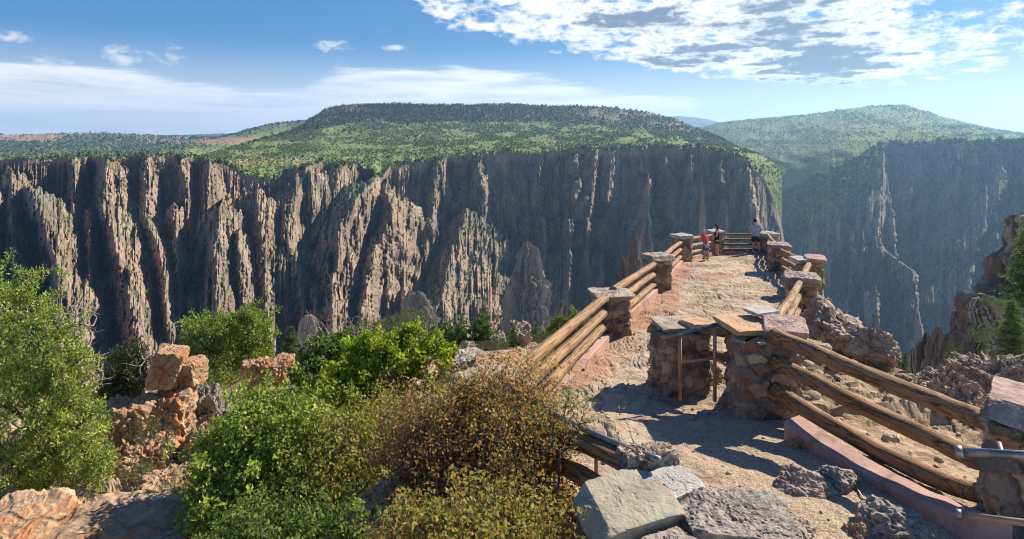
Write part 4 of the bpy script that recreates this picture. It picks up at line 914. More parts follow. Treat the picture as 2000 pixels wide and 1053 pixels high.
def boulder(px, py, d, dims, mat, seed, label, rot=0, name='boulder', rx=0.0, ry=0.0, cat='boulder', group=None, **kw):
    """px, py = the photo pixel of its centre, d its distance ahead"""
    kw.setdefault('sub', 5); kw.setdefault('cuts', 14); kw.setdefault('rough', 0.13); kw['rough'] *= 1.25; kw.setdefault('crisp', 0.45 if mat == granite else 0.8)
    o = rock_obj(name, dims, mat, seed, None, P(px, py, d), (rx, ry, math.radians(rot)), **kw)
    return tag(o, label, cat, group)
def on_ground(px, py, lift=0.0):
    """where the view ray through a pixel meets the near ground"""
    dd = np.linspace(3, 60, 1500); x = (px - 1000) / F * dd; z = -(py - HORIZON) / F * dd
    g = ground_z(x, dd)[0]; k = np.argmax(z < g)
    return Vector((x[k], dd[k], g[k] + lift))
# left: rust coloured outcrop with a perched block
boulder(328, 716, 13.2, (0.85, 0.9, 1.05), red_rock, 301, 'big perched block with orange face atop the rust coloured outcrop', rot=18, ry=0.28, boxy=0.6, cuts=8, rough=0.06)
boulder(376, 728, 13.4, (0.50, 0.7, 0.78), red_rock, 302, 'smaller split block leaning against the perched orange block', rot=-10, ry=-0.1, boxy=0.6, rough=0.08)
boulder(322, 830, 13.0, (1.35, 1.6, 1.9), red_rock, 303, 'rust stained rock mass carrying the perched block', rot=8, boxy=0.35, rough=0.14)
boulder(245, 830, 12.6, (1.25, 1.3, 1.15), red_rock, 304, 'pale rounded rock left of the rust stained rock mass', rot=30, boxy=0.2, rough=0.14)
boulder(290, 905, 12.0, (1.45, 1.2, 1.0), red_rock, 305, 'low tan rock below the rust stained mass with a green tuft on it', rot=-12, rough=0.15)
boulder(395, 805, 14.0, (1.1, 1.2, 1.5), dark_rock, 306, 'dark cracked rock in shade right of the rust stained mass', rot=12, boxy=0.4, rough=0.14)
boulder(410, 880, 12.5, (1.0, 1.1, 1.3), red_rock, 307, 'shaded rock sunk behind the green leafy bush', rot=22, rough=0.15)
boulder(330, 960, 9.5, (0.9, 0.9, 0.7), red_rock, 308, 'small rock between the foreground ledge and the tan rock', rot=5, rough=0.15)
boulder(505, 735, 15.5, (1.15, 1.0, 1.1), red_rock, 309, 'yellowish cracked rock behind the green leafy bush', rot=14, boxy=0.4, rough=0.12)
boulder(553, 722, 15.8, (0.6, 0.7, 0.9), red_rock, 310, 'narrow orange block beside the yellowish cracked rock', rot=-20, boxy=0.6, rough=0.10)
boulder(600, 765, 15.0, (1.2, 0.8, 0.5), granite, 311, 'flat tan rock at the foot of the small conifer', rot=4, boxy=0.3)
# foreground ledge, two blocks
boulder(215, 1112, 6.1, (2.6, 1.9, 1.1), red_rock, 312, 'broad rust and tan rock ledge filling the near corner', rot=-4, boxy=0.7, rough=0.06, cuts=8, sub=6, crisp=0.5)
boulder(15, 1108, 6.0, (0.95, 1.7, 1.1), red_rock, 313, 'left block of the near ledge beyond a dark crack', rot=6, boxy=0.7, rough=0.06, cuts=8, sub=6, crisp=0.5)
# middle distance, left of the overlook
boulder(965, 668, 38, (2.2, 2.0, 1.6), granite, 314, 'pale rock heap among conifers near the cliff edge', rot=10, rough=0.18)
boulder(1010, 660, 39, (1.9, 1.8, 1.9), granite, 315, 'brownish rock heap right of the pale one near the cliff edge', rot=33, rough=0.18)
boulder(915, 682, 37, (1.3, 1.3, 1.0), granite, 316, 'small pale rock left of the rock heap near the cliff edge', rot=50, rough=0.16)
boulder(905, 720, 13.5, (1.1, 1.3, 0.8), cap_tan, 317, 'flat topped pale rock just behind the brown bush', rot=-8, boxy=0.8, rough=0.08)
boulder(975, 722, 13.0, (1.5, 1.3, 0.75), red_rock, 318, 'reddish slab of rock behind the brown bush below the log rails', rot=6, boxy=0.7, rough=0.08)
# right of the overlook
boulder(1625, 655, 11.6, (1.15, 1.6, 1.15), granite, 319, 'knobbly boulder just outside the big pillar over the gorge', rot=20, rough=0.16)
boulder(1693, 680, 11.0, (0.72, 0.9, 0.75), granite, 320, 'rounded boulder at the outer edge behind the top curved log', rot=50, rough=0.16, cuts=8)
boulder(1590, 615, 13.5, (0.75, 1.0, 1.0), granite, 321, 'boulder wedged under the rough tan capped pillar', rot=12, rough=0.15)
boulder(1565, 690, 10.0, (0.9, 1.2, 0.7), granite, 322, 'low boulder with yellow grass beside the big pillar', rot=-15, rough=0.15)
boulder(1690, 800, 8.6, (0.55, 0.6, 0.35), granite, 323, 'small pale stone under the middle curved log', rot=15)
boulder(1740, 830, 7.9, (0.6, 0.6, 0.30), granite, 324, 'flat stone seen between the two lower curved logs', rot=40)
boulder(1640, 800, 8.4, (0.4, 0.4, 0.3), red_rock, 325, 'small reddish stone under the bottom curved log', rot=70)
boulder(1855, 775, 9.4, (1.05, 1.2, 0.95), granite, 326, 'broad tan boulder behind the sunlit pillar, left part', rot=-10, rough=0.16, sub=6)
boulder(1945, 765, 9.8, (1.35, 1.4, 1.15), granite, 327, 'tan boulder rising behind the capstone of the sunlit pillar', rot=25, rough=0.16, sub=6)
boulder(2080, 775, 9.4, (1.2, 1.4, 1.2), granite, 328, 'last tan boulder on the outcrop behind the sunlit pillar', rot=45, rough=0.16)
boulder(1840, 855, 8.0, (0.75, 0.8, 0.6), granite, 329, 'shaded rock under the tan outcrop below the curved logs', rot=60)
boulder(1372, 748, 8.9, (0.62, 0.6, 0.95), congl, 330, 'lichen spotted boulder standing in the gap behind the metal handrail', rot=12, rough=0.12, cuts=9)
# stones set in the floor
for k, (px, py, w_, d_, h_, rz, m_, lab) in enumerate([
    (1572, 950, 0.62, 0.42, 0.26, -35, granite, 'half lit lumpy rock in the gravel between rail shadows'), (1632, 935, 0.42, 0.40, 0.22, 20, granite, 'pale rock touching the pink kerb shade'),
    (1560, 872, 0.26, 0.20, 0.16, 30, red_rock, 'small reddish rock against the start of the pink kerb'), 
    (1740, 1035, 0.55, 0.45, 0.30, -25, congl, 'dark slab rock at the foot of the curved railing'), 
    (1545, 1035, 0.35, 0.5, 0.22, 15, granite, 'tan rock at the very front of the gravel floor'), (1675, 1048, 0.20, 0.2, 0.14, 0, red_rock, 'little orange block beside the dark slab rock')]):
    q = on_plane(px, py); o = rock_obj('rock', (w_, d_, h_ * 1.3), m_, 400 + k, None, (q.x, q.y, gz(q.x, q.y) - h_ * 0.12), (0, 0, math.radians(rz)), sub=5, cuts=10, rough=0.14)
    tag(o, lab, 'rock', 'rocks set in the overlook floor')
rr = random.Random(8)
vs = []
for k in range(260):                                      # loose chips, beyond counting
    y = rr.uniform(4.6, 9.5); x = rr.uniform(0.5, 6)
    if poly_sd(np.array([x]), np.array([y]), POLY)[0] > -0.1: continue
    s = rr.uniform(0.01, 0.035); v, f = rock_np((s * 1.6, s * 1.2, s), k, sub=2, cuts=8, rough=0.05)
    a = rr.uniform(0, 6.28); R = np.array([[math.cos(a), -math.sin(a), 0], [math.sin(a), math.cos(a), 0], [0, 0, 1]])
    vs.append((v @ R.T + np.array([x, y, gz(x, y) + s * 0.15]), f))
for k in range(420):
    y = rr.uniform(6.0, 14); x = rr.uniform(3.0, 11)
    if poly_sd(np.array([x]), np.array([y]), POLY)[0] < 0.2: continue
    s = rr.uniform(0.03, 0.16); v, f = rock_np((s * 1.6, s * 1.3, s), k + 900, sub=2, cuts=9, rough=0.1)
    vs.append((v + np.array([x, y, gz(x, y) + s * 0.1]), f))
v, f, _ = join_np(vs); tag(mesh_np('rubble', v, f, granite), kind='stuff')

# ---- free standing rock towers of the canyon
def tower(name, outline, d, mat, seed, label, depth=0.8, amp=0.16, cat='rock tower', nz=170, na=220, group='rock towers in the gorge', top_flat=0.15):
    """closed fluted column; outline = (py, left px, right px) from the top down"""
    p = np.array(outline, float); ys = np.linspace(p[0, 0], p[-1, 0], nz)
    xl = np.interp(ys, p[:, 0], p[:, 1]); xr = np.interp(ys, p[:, 0], p[:, 2])
    cx = ((xl + xr) / 2 - 1000) / F * d; r = (xr - xl) / 2 / F * d; z = -(ys - HORIZON) / F * d
    a = np.linspace(0, 2 * np.pi, na, endpoint=False); A, Zi = np.meshgrid(a, np.arange(nz)); R = r[:, None]; ZZ = z[:, None] / (F and d) * 600
    ca, sa_ = np.cos(A), np.sin(A); H = ZZ + 0 * A
    fl = 0
    for k, (fq, vz, w_) in enumerate(((2.2, 60, 1.0), (5, 34, 0.6), (10, 16, 0.38), (20, 8, 0.2))):
        n = noise3(np.stack([ca * fq, sa_ * fq, H / vz], -1), seed + k * 7)
        fl = fl + w_ * (1 - 2 * np.abs(n)) + 0.5 * w_ * np.floor(2 * noise3(np.stack([ca * fq * 1.7, sa_ * fq * 1.7, H / vz * 2.2], -1), seed + 50 + k)) / 2
    def blk(fq, hz, sd):
        cu = A / (2 * np.pi) * fq + 0.3 * noise3(np.stack([ca * 2, sa_ * 2, H / (hz * 2)], -1), sd); ci = np.mod(np.floor(cu), fq)
        cy = H / hz + 3.3 * _h(ci, ci * 0, ci * 0, sd + 1); fr = np.abs(cu - np.floor(cu) - 0.5) * 2
        return _h(ci, np.floor(cy), ci * 0, sd) - 0.7 * fr ** 4
    fl = 0.6 * fl + 1.0 * blk(9, 40, seed + 201) + 0.7 * blk(21, 22, seed + 202) + 0.4 * blk(45, 9, seed + 203)
    rad = R * (1 + amp * (fl - 0.5)); wob = r.mean() * 0.12 * fbm2(ys / 18, ys * 0, seed, 3)
    dip = R * 0.25 * noise3(np.stack([ca * 3, sa_ * 3, H / 300], -1), seed + 90) 
    v = np.stack([cx[:, None] + wob[:, None] + rad * ca, d + r.max() * 0.2 + rad * sa_ * depth, z[:, None] + dip], -1)
    top = v[:1].copy(); top[..., :2] = top[..., :2].mean(1, keepdims=True) + 0.1 * (top[..., :2] - top[..., :2].mean(1, keepdims=True)); top[..., 2] += r[0] * top_flat
    v = np.concatenate([top, v], 0); v = np.concatenate([v, v[:, :1]], 1)
    o = mesh_np(name, v.reshape(-1, 3), grid_faces(nz + 1, na + 1, True)[:, ::-1], mat, smooth=False)
    return tag(o, label, cat, group)
cr = canyon_rock
tower('rock_pinnacle', [(474, 1026, 1034), (490, 1016, 1044), (520, 1008, 1056), (550, 998, 1066), (600, 992, 1070), (660, 985, 1072), (760, 975, 1080)], 560, cr, 501, 'ragged pyramid shaped pinnacle standing alone in the dark gorge', depth=0.9, amp=0.22)
tower('rock_pinnacle', [(574, 800, 826), (590, 790, 836), (620, 786, 845), (660, 780, 850), (740, 770, 860)], 420, cr, 502, 'blunt reddish pinnacle below the bushy sunlit spur', amp=0.2)
tower('rock_pinnacle', [(617, 594, 606), (630, 585, 615), (660, 582, 618), (740, 578, 622)], 400, cr, 503, 'small dark blunt pinnacle behind the conifer tops', amp=0.18)
tower('rock_pinnacle', [(455, 1238, 1241), (470, 1233, 1245), (505, 1224, 1250), (560, 1215, 1262), (600, 1210, 1270)], 150, cr, 504, 'leaning sharp spire just left of the log railing', amp=0.14, depth=0.9)
tower('rock_pinnacle', [(501, 1213, 1218), (512, 1211, 1223), (560, 1210, 1228), (600, 1205, 1232)], 130, cr, 505, 'short finger of rock beside the leaning sharp spire', amp=0.14)
tower('rock_pinnacle', [(348, 1370, 1374), (395, 1369, 1376), (430, 1367, 1378), (520, 1364, 1382), (600, 1360, 1388)], 700, cr, 506, 'very thin needle rising above the person with dark hair', amp=0.16)
tower('rock_pinnacle', [(355, 1262, 1267), (380, 1258, 1270), (430, 1250, 1272), (500, 1242, 1278), (620, 1235, 1285)], 760, cr, 507, 'tall slender spire against the shaded wall above the first lit pillars', amp=0.18)
tower('rock_pinnacle', [(590, 1094, 1104), (610, 1086, 1112), (640, 1076, 1118), (700, 1065, 1125)], 95, dark_rock, 508, 'jagged grey spike behind the longest log rails', amp=0.28, depth=0.7)
# the dark outcrop at the right edge
g2 = 'crags of the right hand outcrop'
tower('crag', [(425, 1992, 2040), (470, 1984, 2060), (520, 1968, 2080), (600, 1950, 2100), (760, 1930, 2120)], 52, dark_rock, 511, 'tallest crag at the edge behind the tall conifer', amp=0.22, group=g2, cat='crag')
tower('crag', [(583, 1893, 1950), (600, 1886, 1962), (650, 1882, 1980), (700, 1872, 1992), (780, 1860, 2000)], 46, dark_rock, 512, 'flat topped dark crag with shrubs on its brow', amp=0.2, group=g2, cat='crag', top_flat=0.02)
tower('crag', [(575, 1935, 1990), (600, 1930, 2010), (700, 1925, 2030), (780, 1920, 2040)], 49, dark_rock, 513, 'broken crag between the flat topped one and the tallest', amp=0.24, group=g2, cat='crag', top_flat=0.05)
tower('crag', [(608, 1868, 1880), (640, 1862, 1890), (700, 1852, 1900), (780, 1845, 1905)], 54, dark_rock, 514, 'narrow crag on the gorge side of the flat topped one', amp=0.22, group=g2, cat='crag')
for k, (x0, x1, yt, dd, lab) in enumerate([(1800, 1822, 652, 62, 'first'), (1822, 1848, 640, 60, 'second'), (1842, 1868, 655, 57, 'third'), (1772, 1800, 682, 66, 'fourth'), (1748, 1776, 700, 70, 'fifth'), (1815, 1865, 700, 52, 'sixth')]):
    tower('crag', [(yt, (x0 + x1) / 2 - 2, (x0 + x1) / 2 + 3), (yt + 15, x0 + 3, x1 - 4), (yt + 50, x0 - 5, x1 + 6), (800, x0 - 14, x1 + 14)], dd, dark_rock, 520 + k, {
        'first': 'small dark spike in the row descending to the gorge, middle one', 'second': 'tallest small spike in the descending row', 'third': 'small spike closest to the flat topped crag',
        'fourth': 'lower spike of the descending row beside the green conifers', 'fifth': 'lowest spike of the descending row, farthest from the crag', 'sixth': 'stubby dark spike in front of the descending row'}[lab], amp=0.3, group='dark spikes below the outcrop', cat='rock spike', nz=70, na=90)
# ------------------------------------------------------------------ plants
def leaf_mat(name, trans=0.35):
    m, t = new_mat(name)
    at = t.n('ShaderNodeAttribute', attribute_name='tint')
    pb = t.n('ShaderNodeBsdfPrincipled'); t.put(pb.inputs['Base Color'], at.outputs['Color']); t.put(pb.inputs['Roughness'], 0.55); t.put(pb.inputs['Specular IOR Level'], 0.12)
    tr = t.n('ShaderNodeBsdfTranslucent'); t.put(tr.inputs['Color'], t.mix(1.0, at.outputs['Color'], (1.25, 1.3, 0.7), 'MULTIPLY'))
    mx = t.n('ShaderNodeMixShader', ins={0: trans, 1: pb.outputs[0], 2: tr.outputs[0]})
    o = t.n('ShaderNodeOutputMaterial'); t.put(o.inputs[0], mx.outputs[0])
    return m
leaf_m = leaf_mat('broad leaves', 0.40); needle_m = leaf_mat('needles', 0.22)
def bark_mat(name, a, b):
    m, t = new_mat(name); tc = t.n('ShaderNodeTexCoord')
    n = t.noise(t.vmath('MULTIPLY', tc.outputs['Object'], (1, 1, 0.25)), 14, 5, 0.65)
    finish(t, t.mix(t.mapr(n, 0.35, 0.65), a, b), 0.9, n, 0.6, 0.01, spec=0.1); return m
bark = bark_mat('grey bark', (0.10, 0.075, 0.055), (0.25, 0.20, 0.155)); twig_purple = bark_mat('purple brown twigs', (0.075, 0.045, 0.042), (0.19, 0.12, 0.105)); dead_wood = bark_mat('bleached dead wood', (0.26, 0.22, 0.19), (0.44, 0.39, 0.34))

def grow(points, root, trunk=None, tip=0.004, power=2.3, seed=0):
    """join scattered points to a root into one branching skeleton -> sticks (p0, p1, r0, r1)"""
    nodes = [np.array(root, float)] if trunk is None else [np.array(p, float) for p in trunk]
    par = [-1] + list(range(len(nodes) - 1))
    base = len(nodes); N = len(points)
    P0 = np.array(nodes); order = np.argsort(np.linalg.norm(points - P0[0], axis=1))
    allp = np.zeros((base + N, 3)); allp[:base] = P0; cost = np.zeros(base + N)
    cost[:base] = np.concatenate([[0], np.cumsum(np.linalg.norm(np.diff(P0, axis=0), axis=1))]) if base > 1 else 0
    for k, i in enumerate(order):
        q = points[i]; m = base + k
        d = np.linalg.norm(allp[:m] - q, axis=1); c = d * 1.0 + 0.35 * cost[:m] + 0.8 * np.maximum(0, allp[:m, 2] - q[2])
        j = int(np.argmin(c)); allp[m] = q; cost[m] = cost[j] + d[j]; par.append(j)
    w = np.full(base + N, tip ** power)
    for m in range(base + N - 1, 0, -1):
        w[par[m]] += w[m]
    r = w ** (1 / power)
    par = np.array(par)
    i = np.arange(1, base + N)
    # bend every stick once so that no branch is a ruler
    rng = np.random.default_rng(seed)
    a, b = allp[par[i]], allp[i]; L = np.linalg.norm(b - a, axis=1)[:, None]
    mid = (a + b) / 2 + rng.normal(0, 0.09, a.shape) * L
    ra = np.minimum(r[par[i]], r[i] * 1.6); rm = (ra + r[i]) / 2
    return np.concatenate([a, mid]), np.concatenate([mid, b]), np.concatenate([ra, rm]), np.concatenate([rm, r[i]]), allp[base:]

def leaves_np(centers, n_per, spread, size, tints, seed, aspect=1.7, var=0.25, upness=0.4, fold=0.25, cl_var=0.15, sprays=None):
    """little folded leaves round each centre"""
    rng = np.random.default_rng(seed); m = len(centers); n = m * n_per
    ci = np.repeat(np.arange(m), n_per)
    off = rng.normal(size=(n, 3)); off /= np.linalg.norm(off, axis=1)[:, None]; off *= (rng.uniform(0, 1, n) ** 0.5)[:, None] * np.broadcast_to(np.asarray(spread), (3,))
    c = centers[ci] + off
    if sprays is not None: ax = off / (np.linalg.norm(off, axis=1)[:, None] + 1e-6) + rng.normal(0, 0.35, (n, 3)) + np.array(sprays)
    else: ax = rng.normal(size=(n, 3)) + np.array([0, 0, upness])
    ax /= np.linalg.norm(ax, axis=1)[:, None]
    nr = rng.normal(size=(n, 3)) + np.array([0, 0, 0.6]); sd = np.cross(ax, nr); sd /= np.linalg.norm(sd, axis=1)[:, None]; up = np.cross(sd, ax)
    s = (size * rng.uniform(0.6, 1.35, n))[:, None]
    w = s / aspect
    q = np.stack([c - ax * s * 0.5, c + sd * w * 0.5 + up * s * fold * 0.3, c + ax * s * 0.5, c - sd * w * 0.5 + up * s * fold * 0.3], 1)
    t = np.asarray(tints); k = rng.integers(0, len(t), m)
    pick = np.where(rng.uniform(0, 1, n) < 0.55, k[ci], rng.integers(0, len(t), n))
    col = t[pick] * (1 + rng.uniform(-var, var, (n, 1))) * (1 + rng.uniform(-cl_var, cl_var, m))[ci][:, None]
    f = np.arange(n * 4).reshape(-1, 4)[:, [0, 1, 2, 3]]
    return q.reshape(-1, 3), f, np.repeat(np.clip(col, 0.004, 1), 4, 0)

def crown_pts(n, lobes, seed, shell=0.5):
    """points in a union of ellipsoids (cx,cy,cz,rx,ry,rz), more of them towards the outside"""
    rng = np.random.default_rng(seed); out = []
    vol = np.array([l[3] * l[4] * l[5] for l in lobes]) ** 0.75; vol /= vol.sum()
    for l, q in zip(lobes, vol):
        k = max(3, int(n * q)); u = rng.normal(size=(k, 3)); u /= np.linalg.norm(u, axis=1)[:, None]
        r = rng.uniform(shell ** 3, 1, k) ** (1 / 3); r = np.where(rng.uniform(0, 1, k) < 0.25, rng.uniform(0.1, 1, k) ** 0.5, r)
        r = r * (1 + 0.45 * noise3(u * 2.4 + l[0], seed) + 0.2 * noise3(u * 6 + l[1], seed + 1))
        r = np.where(rng.uniform(0, 1, len(r)) < 0.07, r * rng.uniform(1.1, 1.38, len(r)), r)
        keep = noise3(np.array(l[:3]) + u * r[:, None] * np.array(l[3:]) * (2.2 / max(l[3], 0.2)) + seed, seed + 2) > -0.55
        u, r = u[keep], r[keep]
        out.append(np.array(l[:3]) + u * r[:, None] * np.array(l[3:]))
    return np.concatenate(out)

def plant(name, label, cat, base, lobes, n, n_per, spread, size, tints, seed, group=None, mat=None, bark_m=None, tip=0.004, aspect=1.7, shell=0.5, trunk=None, var=0.25, extra_twigs=0, sprays=None, crown='crown', upness=0.4, stem='trunk'):
    base = Vector(base)
    root = empty(name, base, label, cat, group)
    pts = crown_pts(n, lobes, seed, shell)
    p0, p1, r0, r1, tips = grow(pts, (0, 0, -0.1), trunk, tip, seed=seed)
    if extra_twigs:
        rng = np.random.default_rng(seed + 9); k = rng.integers(0, len(tips), extra_twigs)
        a = tips[k] + 0.0; dirn = rng.normal(size=(extra_twigs, 3)) + np.array([0, 0, 0.7]) + 0.6 * (tips[k] - tips.mean(0)) / (np.abs(tips - tips.mean(0)).max())
        dirn /= np.linalg.norm(dirn, axis=1)[:, None]; b = a + dirn * rng.uniform(0.08, 0.30, (extra_twigs, 1))
        p0 = np.concatenate([p0, a]); p1 = np.concatenate([p1, b]); r0 = np.concatenate([r0, np.full(extra_twigs, tip * 0.8)]); r1 = np.concatenate([r1, np.full(extra_twigs, tip * 0.4)])
        tips = np.concatenate([tips, b])
    v, f = segs_np(p0, p1, r0, r1, 5)
    mesh_np(stem, v, f, bark_m or bark, root)
    if n_per:
        v, f, c = leaves_np(tips, n_per, spread, size, tints, seed + 1, aspect, var, upness, sprays=sprays)
        mesh_np(crown, v, f, mat or leaf_m, root, smooth=False, col=c)
    return root
JUN = [(0.235, 0.310, 0.055), (0.31, 0.365, 0.072), (0.165, 0.235, 0.045), (0.37, 0.40, 0.10)]
OAKY = [(0.22, 0.30, 0.05), (0.31, 0.375, 0.068), (0.15, 0.225, 0.042), (0.38, 0.41, 0.12)]
LIME = [(0.22, 0.32, 0.030), (0.30, 0.37, 0.035), (0.16, 0.25, 0.030), (0.36, 0.38, 0.045)]
BROWN = [(0.35, 0.18, 0.07), (0.41, 0.27, 0.10), (0.23, 0.13, 0.085), (0.36, 0.30, 0.10), (0.47, 0.22, 0.06), (0.27, 0.24, 0.09)]
YELL = [(0.34, 0.29, 0.10), (0.30, 0.23, 0.075), (0.24, 0.25, 0.07), (0.36, 0.22, 0.06)]
CON = [(0.085, 0.14, 0.045), (0.115, 0.17, 0.055), (0.065, 0.11, 0.04), (0.14, 0.20, 0.07)]
GREY = [(0.13, 0.145, 0.075), (0.17, 0.175, 0.10), (0.10, 0.115, 0.06)]
def Q(px, py, d): return P(px, py, d)
def L_(px, py, d, rpx, rpy, base, depth=None):
    """crown lobe from its outline in the photo at distance d, relative to the plant's base"""
    c = P(px, py, d) - Vector(base); r = rpx / F * d; h = rpy / F * d
    return (c.x, c.y, c.z, r, depth or r * 0.95, h)
# big juniper at the left edge
b = Vector((-7.9, 10.2, -6.6))
plant('juniper_tree', 'tall dense juniper filling the left edge', 'tree', b, [L_(35, 640, 10.2, 62, 112, b), L_(95, 690, 10.0, 65, 110, b), L_(135, 770, 9.9, 55, 90, b), L_(60, 820, 9.8, 110, 110, b), L_(150, 880, 9.7, 75, 80, b), L_(30, 920, 9.6, 90, 70, b), L_(-60, 700, 10.4, 80, 180, b), L_(45, 555, 10.3, 30, 40, b), L_(185, 925, 9.6, 38, 38, b)], 1500, 40, 0.115, 0.058, JUN, 601, mat=needle_m, aspect=2.6, trunk=[(0, 0, -0.3), (0.1, 0, 0.8), (0.0, 0.05, 1.6), (0.15, 0, 2.5), (0.1, 0, 3.4)], tip=0.005, sprays=(0, 0, 0.5), shell=0.6)
# bright tree behind the rust coloured outcrop
b = P(440, 800, 17)
plant('juniper_tree', 'bright green spreading tree behind the perched orange block', 'tree', b, [L_(400, 660, 17, 48, 50, b), L_(450, 645, 17, 50, 42, b), L_(500, 650, 17, 42, 46, b), L_(430, 705, 16.6, 65, 45, b), L_(505, 690, 17, 30, 36, b), L_(490, 615, 17.2, 26, 22, b)], 620, 36, 0.15, 0.082, [(0.235, 0.30, 0.06), (0.29, 0.35, 0.075), (0.17, 0.235, 0.05)], 602, mat=needle_m, aspect=2.4, trunk=[(0, 0, -0.3), (0, 0, 0.6), (0.1, 0, 1.2)], sprays=(0, 0, 0.6), shell=0.6)
b = P(240, 800, 16)
plant('juniper_tree', 'dull grey green juniper between the big juniper and the rust coloured outcrop', 'tree', b, [L_(240, 735, 16, 44, 55, b), L_(225, 770, 16, 36, 34, b), L_(262, 700, 16, 22, 30, b)], 320, 46, 0.17, 0.075, [(0.085, 0.10, 0.05), (0.11, 0.125, 0.062), (0.065, 0.08, 0.04)], 603, mat=needle_m, aspect=2.6, sprays=(0, 0, 0.6))
# conifers
def conifer(px, base_py, top_py, d, wpx, seed, label, tints=CON, whorls=20, per=8, name='conifer_tree', group='conifers near the rim', leafs=22):
    b = P(px, base_py, d); H = (base_py - top_py) / F * d; R = wpx / 2 / F * d
    root = empty(name, b, label, 'tree', group); rng = np.random.default_rng(seed)
    tr = np.array([[0.02 * H * math.sin(k), 0.02 * H * math.cos(k * 1.3), H * k / 8] for k in range(9)]); tr[0] = 0; tr[:, :2] *= 0.5
    v0 = tube_np(tr, np.linspace(0.028, 0.004, 9) * H, 8, True); A, B, ra, rb, cs = [], [], [], [], []
    for wv in range(whorls):
        h = 0.10 + 0.88 * wv / (whorls - 1)
        for k in range(per):
            az_ = rng.uniform(0, 6.28); ln = R * (1 - h) ** 0.75 * rng.uniform(0.55, 1.15) + 0.03 * H * rng.uniform(0.3, 1)
            h2 = (h + rng.uniform(-0.02, 0.02)) * H; o_ = np.array([0, 0, h2]); e = o_ + np.array([math.cos(az_) * ln, math.sin(az_) * ln, ln * rng.uniform(-0.12, 0.30)])
            A.append(o_); B.append(e); ra.append(0.006 * H * (1 - h) + 0.002 * H); rb.append(0.0012 * H)
            for s in np.linspace(0.3, 1, max(2, int(6 * (1 - h) + 2))): cs.append(o_ + (e - o_) * s)
    v1 = segs_np(A, B, ra, rb, 4); v, f, _ = join_np([v0, v1]); mesh_np('trunk', v, f, bark, root)
    v, f, c = leaves_np(np.array(cs), leafs, np.array([0.085, 0.085, 0.05]) * R * 1.9, 0.030 * H, tints, seed + 1, 3.2, 0.3, sprays=(0, 0, 0.25)); mesh_np('crown', v, f, needle_m, root, smooth=False, col=c)
    return root
conifer(568, 745, 640, 27, 62, 611, 'small pointed conifer right of the bright green spreading tree', [(0.085, 0.13, 0.045), (0.11, 0.16, 0.055)])
for k, (lob, tn, lab) in enumerate([([(885, 655, 30, 40), (868, 668, 22, 30), (905, 665, 24, 32)], CON, 'broad bushy tree at the cliff edge, leftmost of its clump'), ([(940, 648, 20, 34), (955, 665, 22, 28)], [(0.11, 0.175, 0.05), (0.14, 0.21, 0.06)], 'fresh green bushy tree between the broad one and the pale rock heap'),
        ([(1100, 640, 26, 26), (1128, 625, 22, 22), (1080, 655, 22, 24)], [(0.24, 0.27, 0.07), (0.19, 0.23, 0.06), (0.29, 0.30, 0.08)], 'yellow green bushy tree behind the longest log rails')]):
    dd_ = 38 if k < 2 else 27; b = P(lob[0][0], 700, dd_)
    plant('bushy_tree', lab, 'tree', b, [L_(x_, y_, dd_, rx_, ry_, b) for x_, y_, rx_, ry_ in lob], 150, 42, 0.22 * dd_ / 38, 0.15 * dd_ / 38, tn, 681 + k, mat=needle_m, aspect=2.2, sprays=(0, 0, 0.7), tip=0.008)
conifer(1048, 672, 633, 44, 30, 614, 'small lone conifer between rock heap and log rails', whorls=14)
conifer(1003, 690, 640, 38, 34, 615, 'small dark conifer growing on the brownish rock heap', whorls=14)
conifer(1978, 735, 590, 30, 76, 616, 'pointed conifer in front of the flat topped crag', [(0.15, 0.21, 0.065), (0.20, 0.26, 0.085), (0.11, 0.16, 0.05)], whorls=24)
conifer(2012, 620, 430, 34, 92, 617, 'tall conifer cut by the frame edge beside the tallest crag', [(0.18, 0.24, 0.07), (0.22, 0.28, 0.09), (0.13, 0.18, 0.055)], whorls=28)
for k, (x, y, yt, d, w_, lab) in enumerate([(1748, 735, 694, 66, 26, 'lowest of the small conifers among the dark spikes'), (1768, 740, 690, 64, 22, 'slim conifer beside the lowest spike'), (1802, 770, 720, 52, 30, 'conifer at the foot of the stubby dark spike'), (1865, 630, 612, 60, 16, 'tiny conifer on the narrow crag'), (1725, 745, 718, 70, 22, 'small conifer at the gorge end of the dark spikes')]):
    conifer(x, y, yt, d, w_, 630 + k, lab, whorls=12, per=7, leafs=22, group='conifers among the dark spikes')
# shrubs in the middle
b = P(770, 860, 10.5)
plant('leafy_shrub', 'lime green leafy shrub with yellowing tops against the dark gorge', 'shrub', b, [L_(700, 715, 10.5, 52, 62, b), L_(770, 700, 10.5, 55, 60, b), L_(840, 710, 10.5, 46, 52, b), L_(795, 655, 10.7, 36, 26, b), L_(660, 760, 10.2, 48, 60, b), L_(870, 690, 10.6, 22, 26, b), L_(740, 785, 10, 70, 50, b), L_(715, 668, 10.6, 26, 22, b)], 430, 30, 0.11, 0.075, LIME, 604, trunk=None, tip=0.0045, aspect=1.5)
b = P(650, 800, 15)
plant('leafy_shrub', 'darker green shrub behind the lime green one, beside a bare trunk', 'shrub', b, [L_(640, 700, 15, 55, 40, b), L_(610, 745, 14.5, 50, 40, b), L_(700, 690, 15, 40, 30, b), L_(655, 668, 15.3, 34, 20, b)], 330, 34, 0.14, 0.085, [(0.13, 0.195, 0.045), (0.17, 0.235, 0.055), (0.095, 0.145, 0.038)], 605, tip=0.005)
b = P(500, 1060, 6.6)
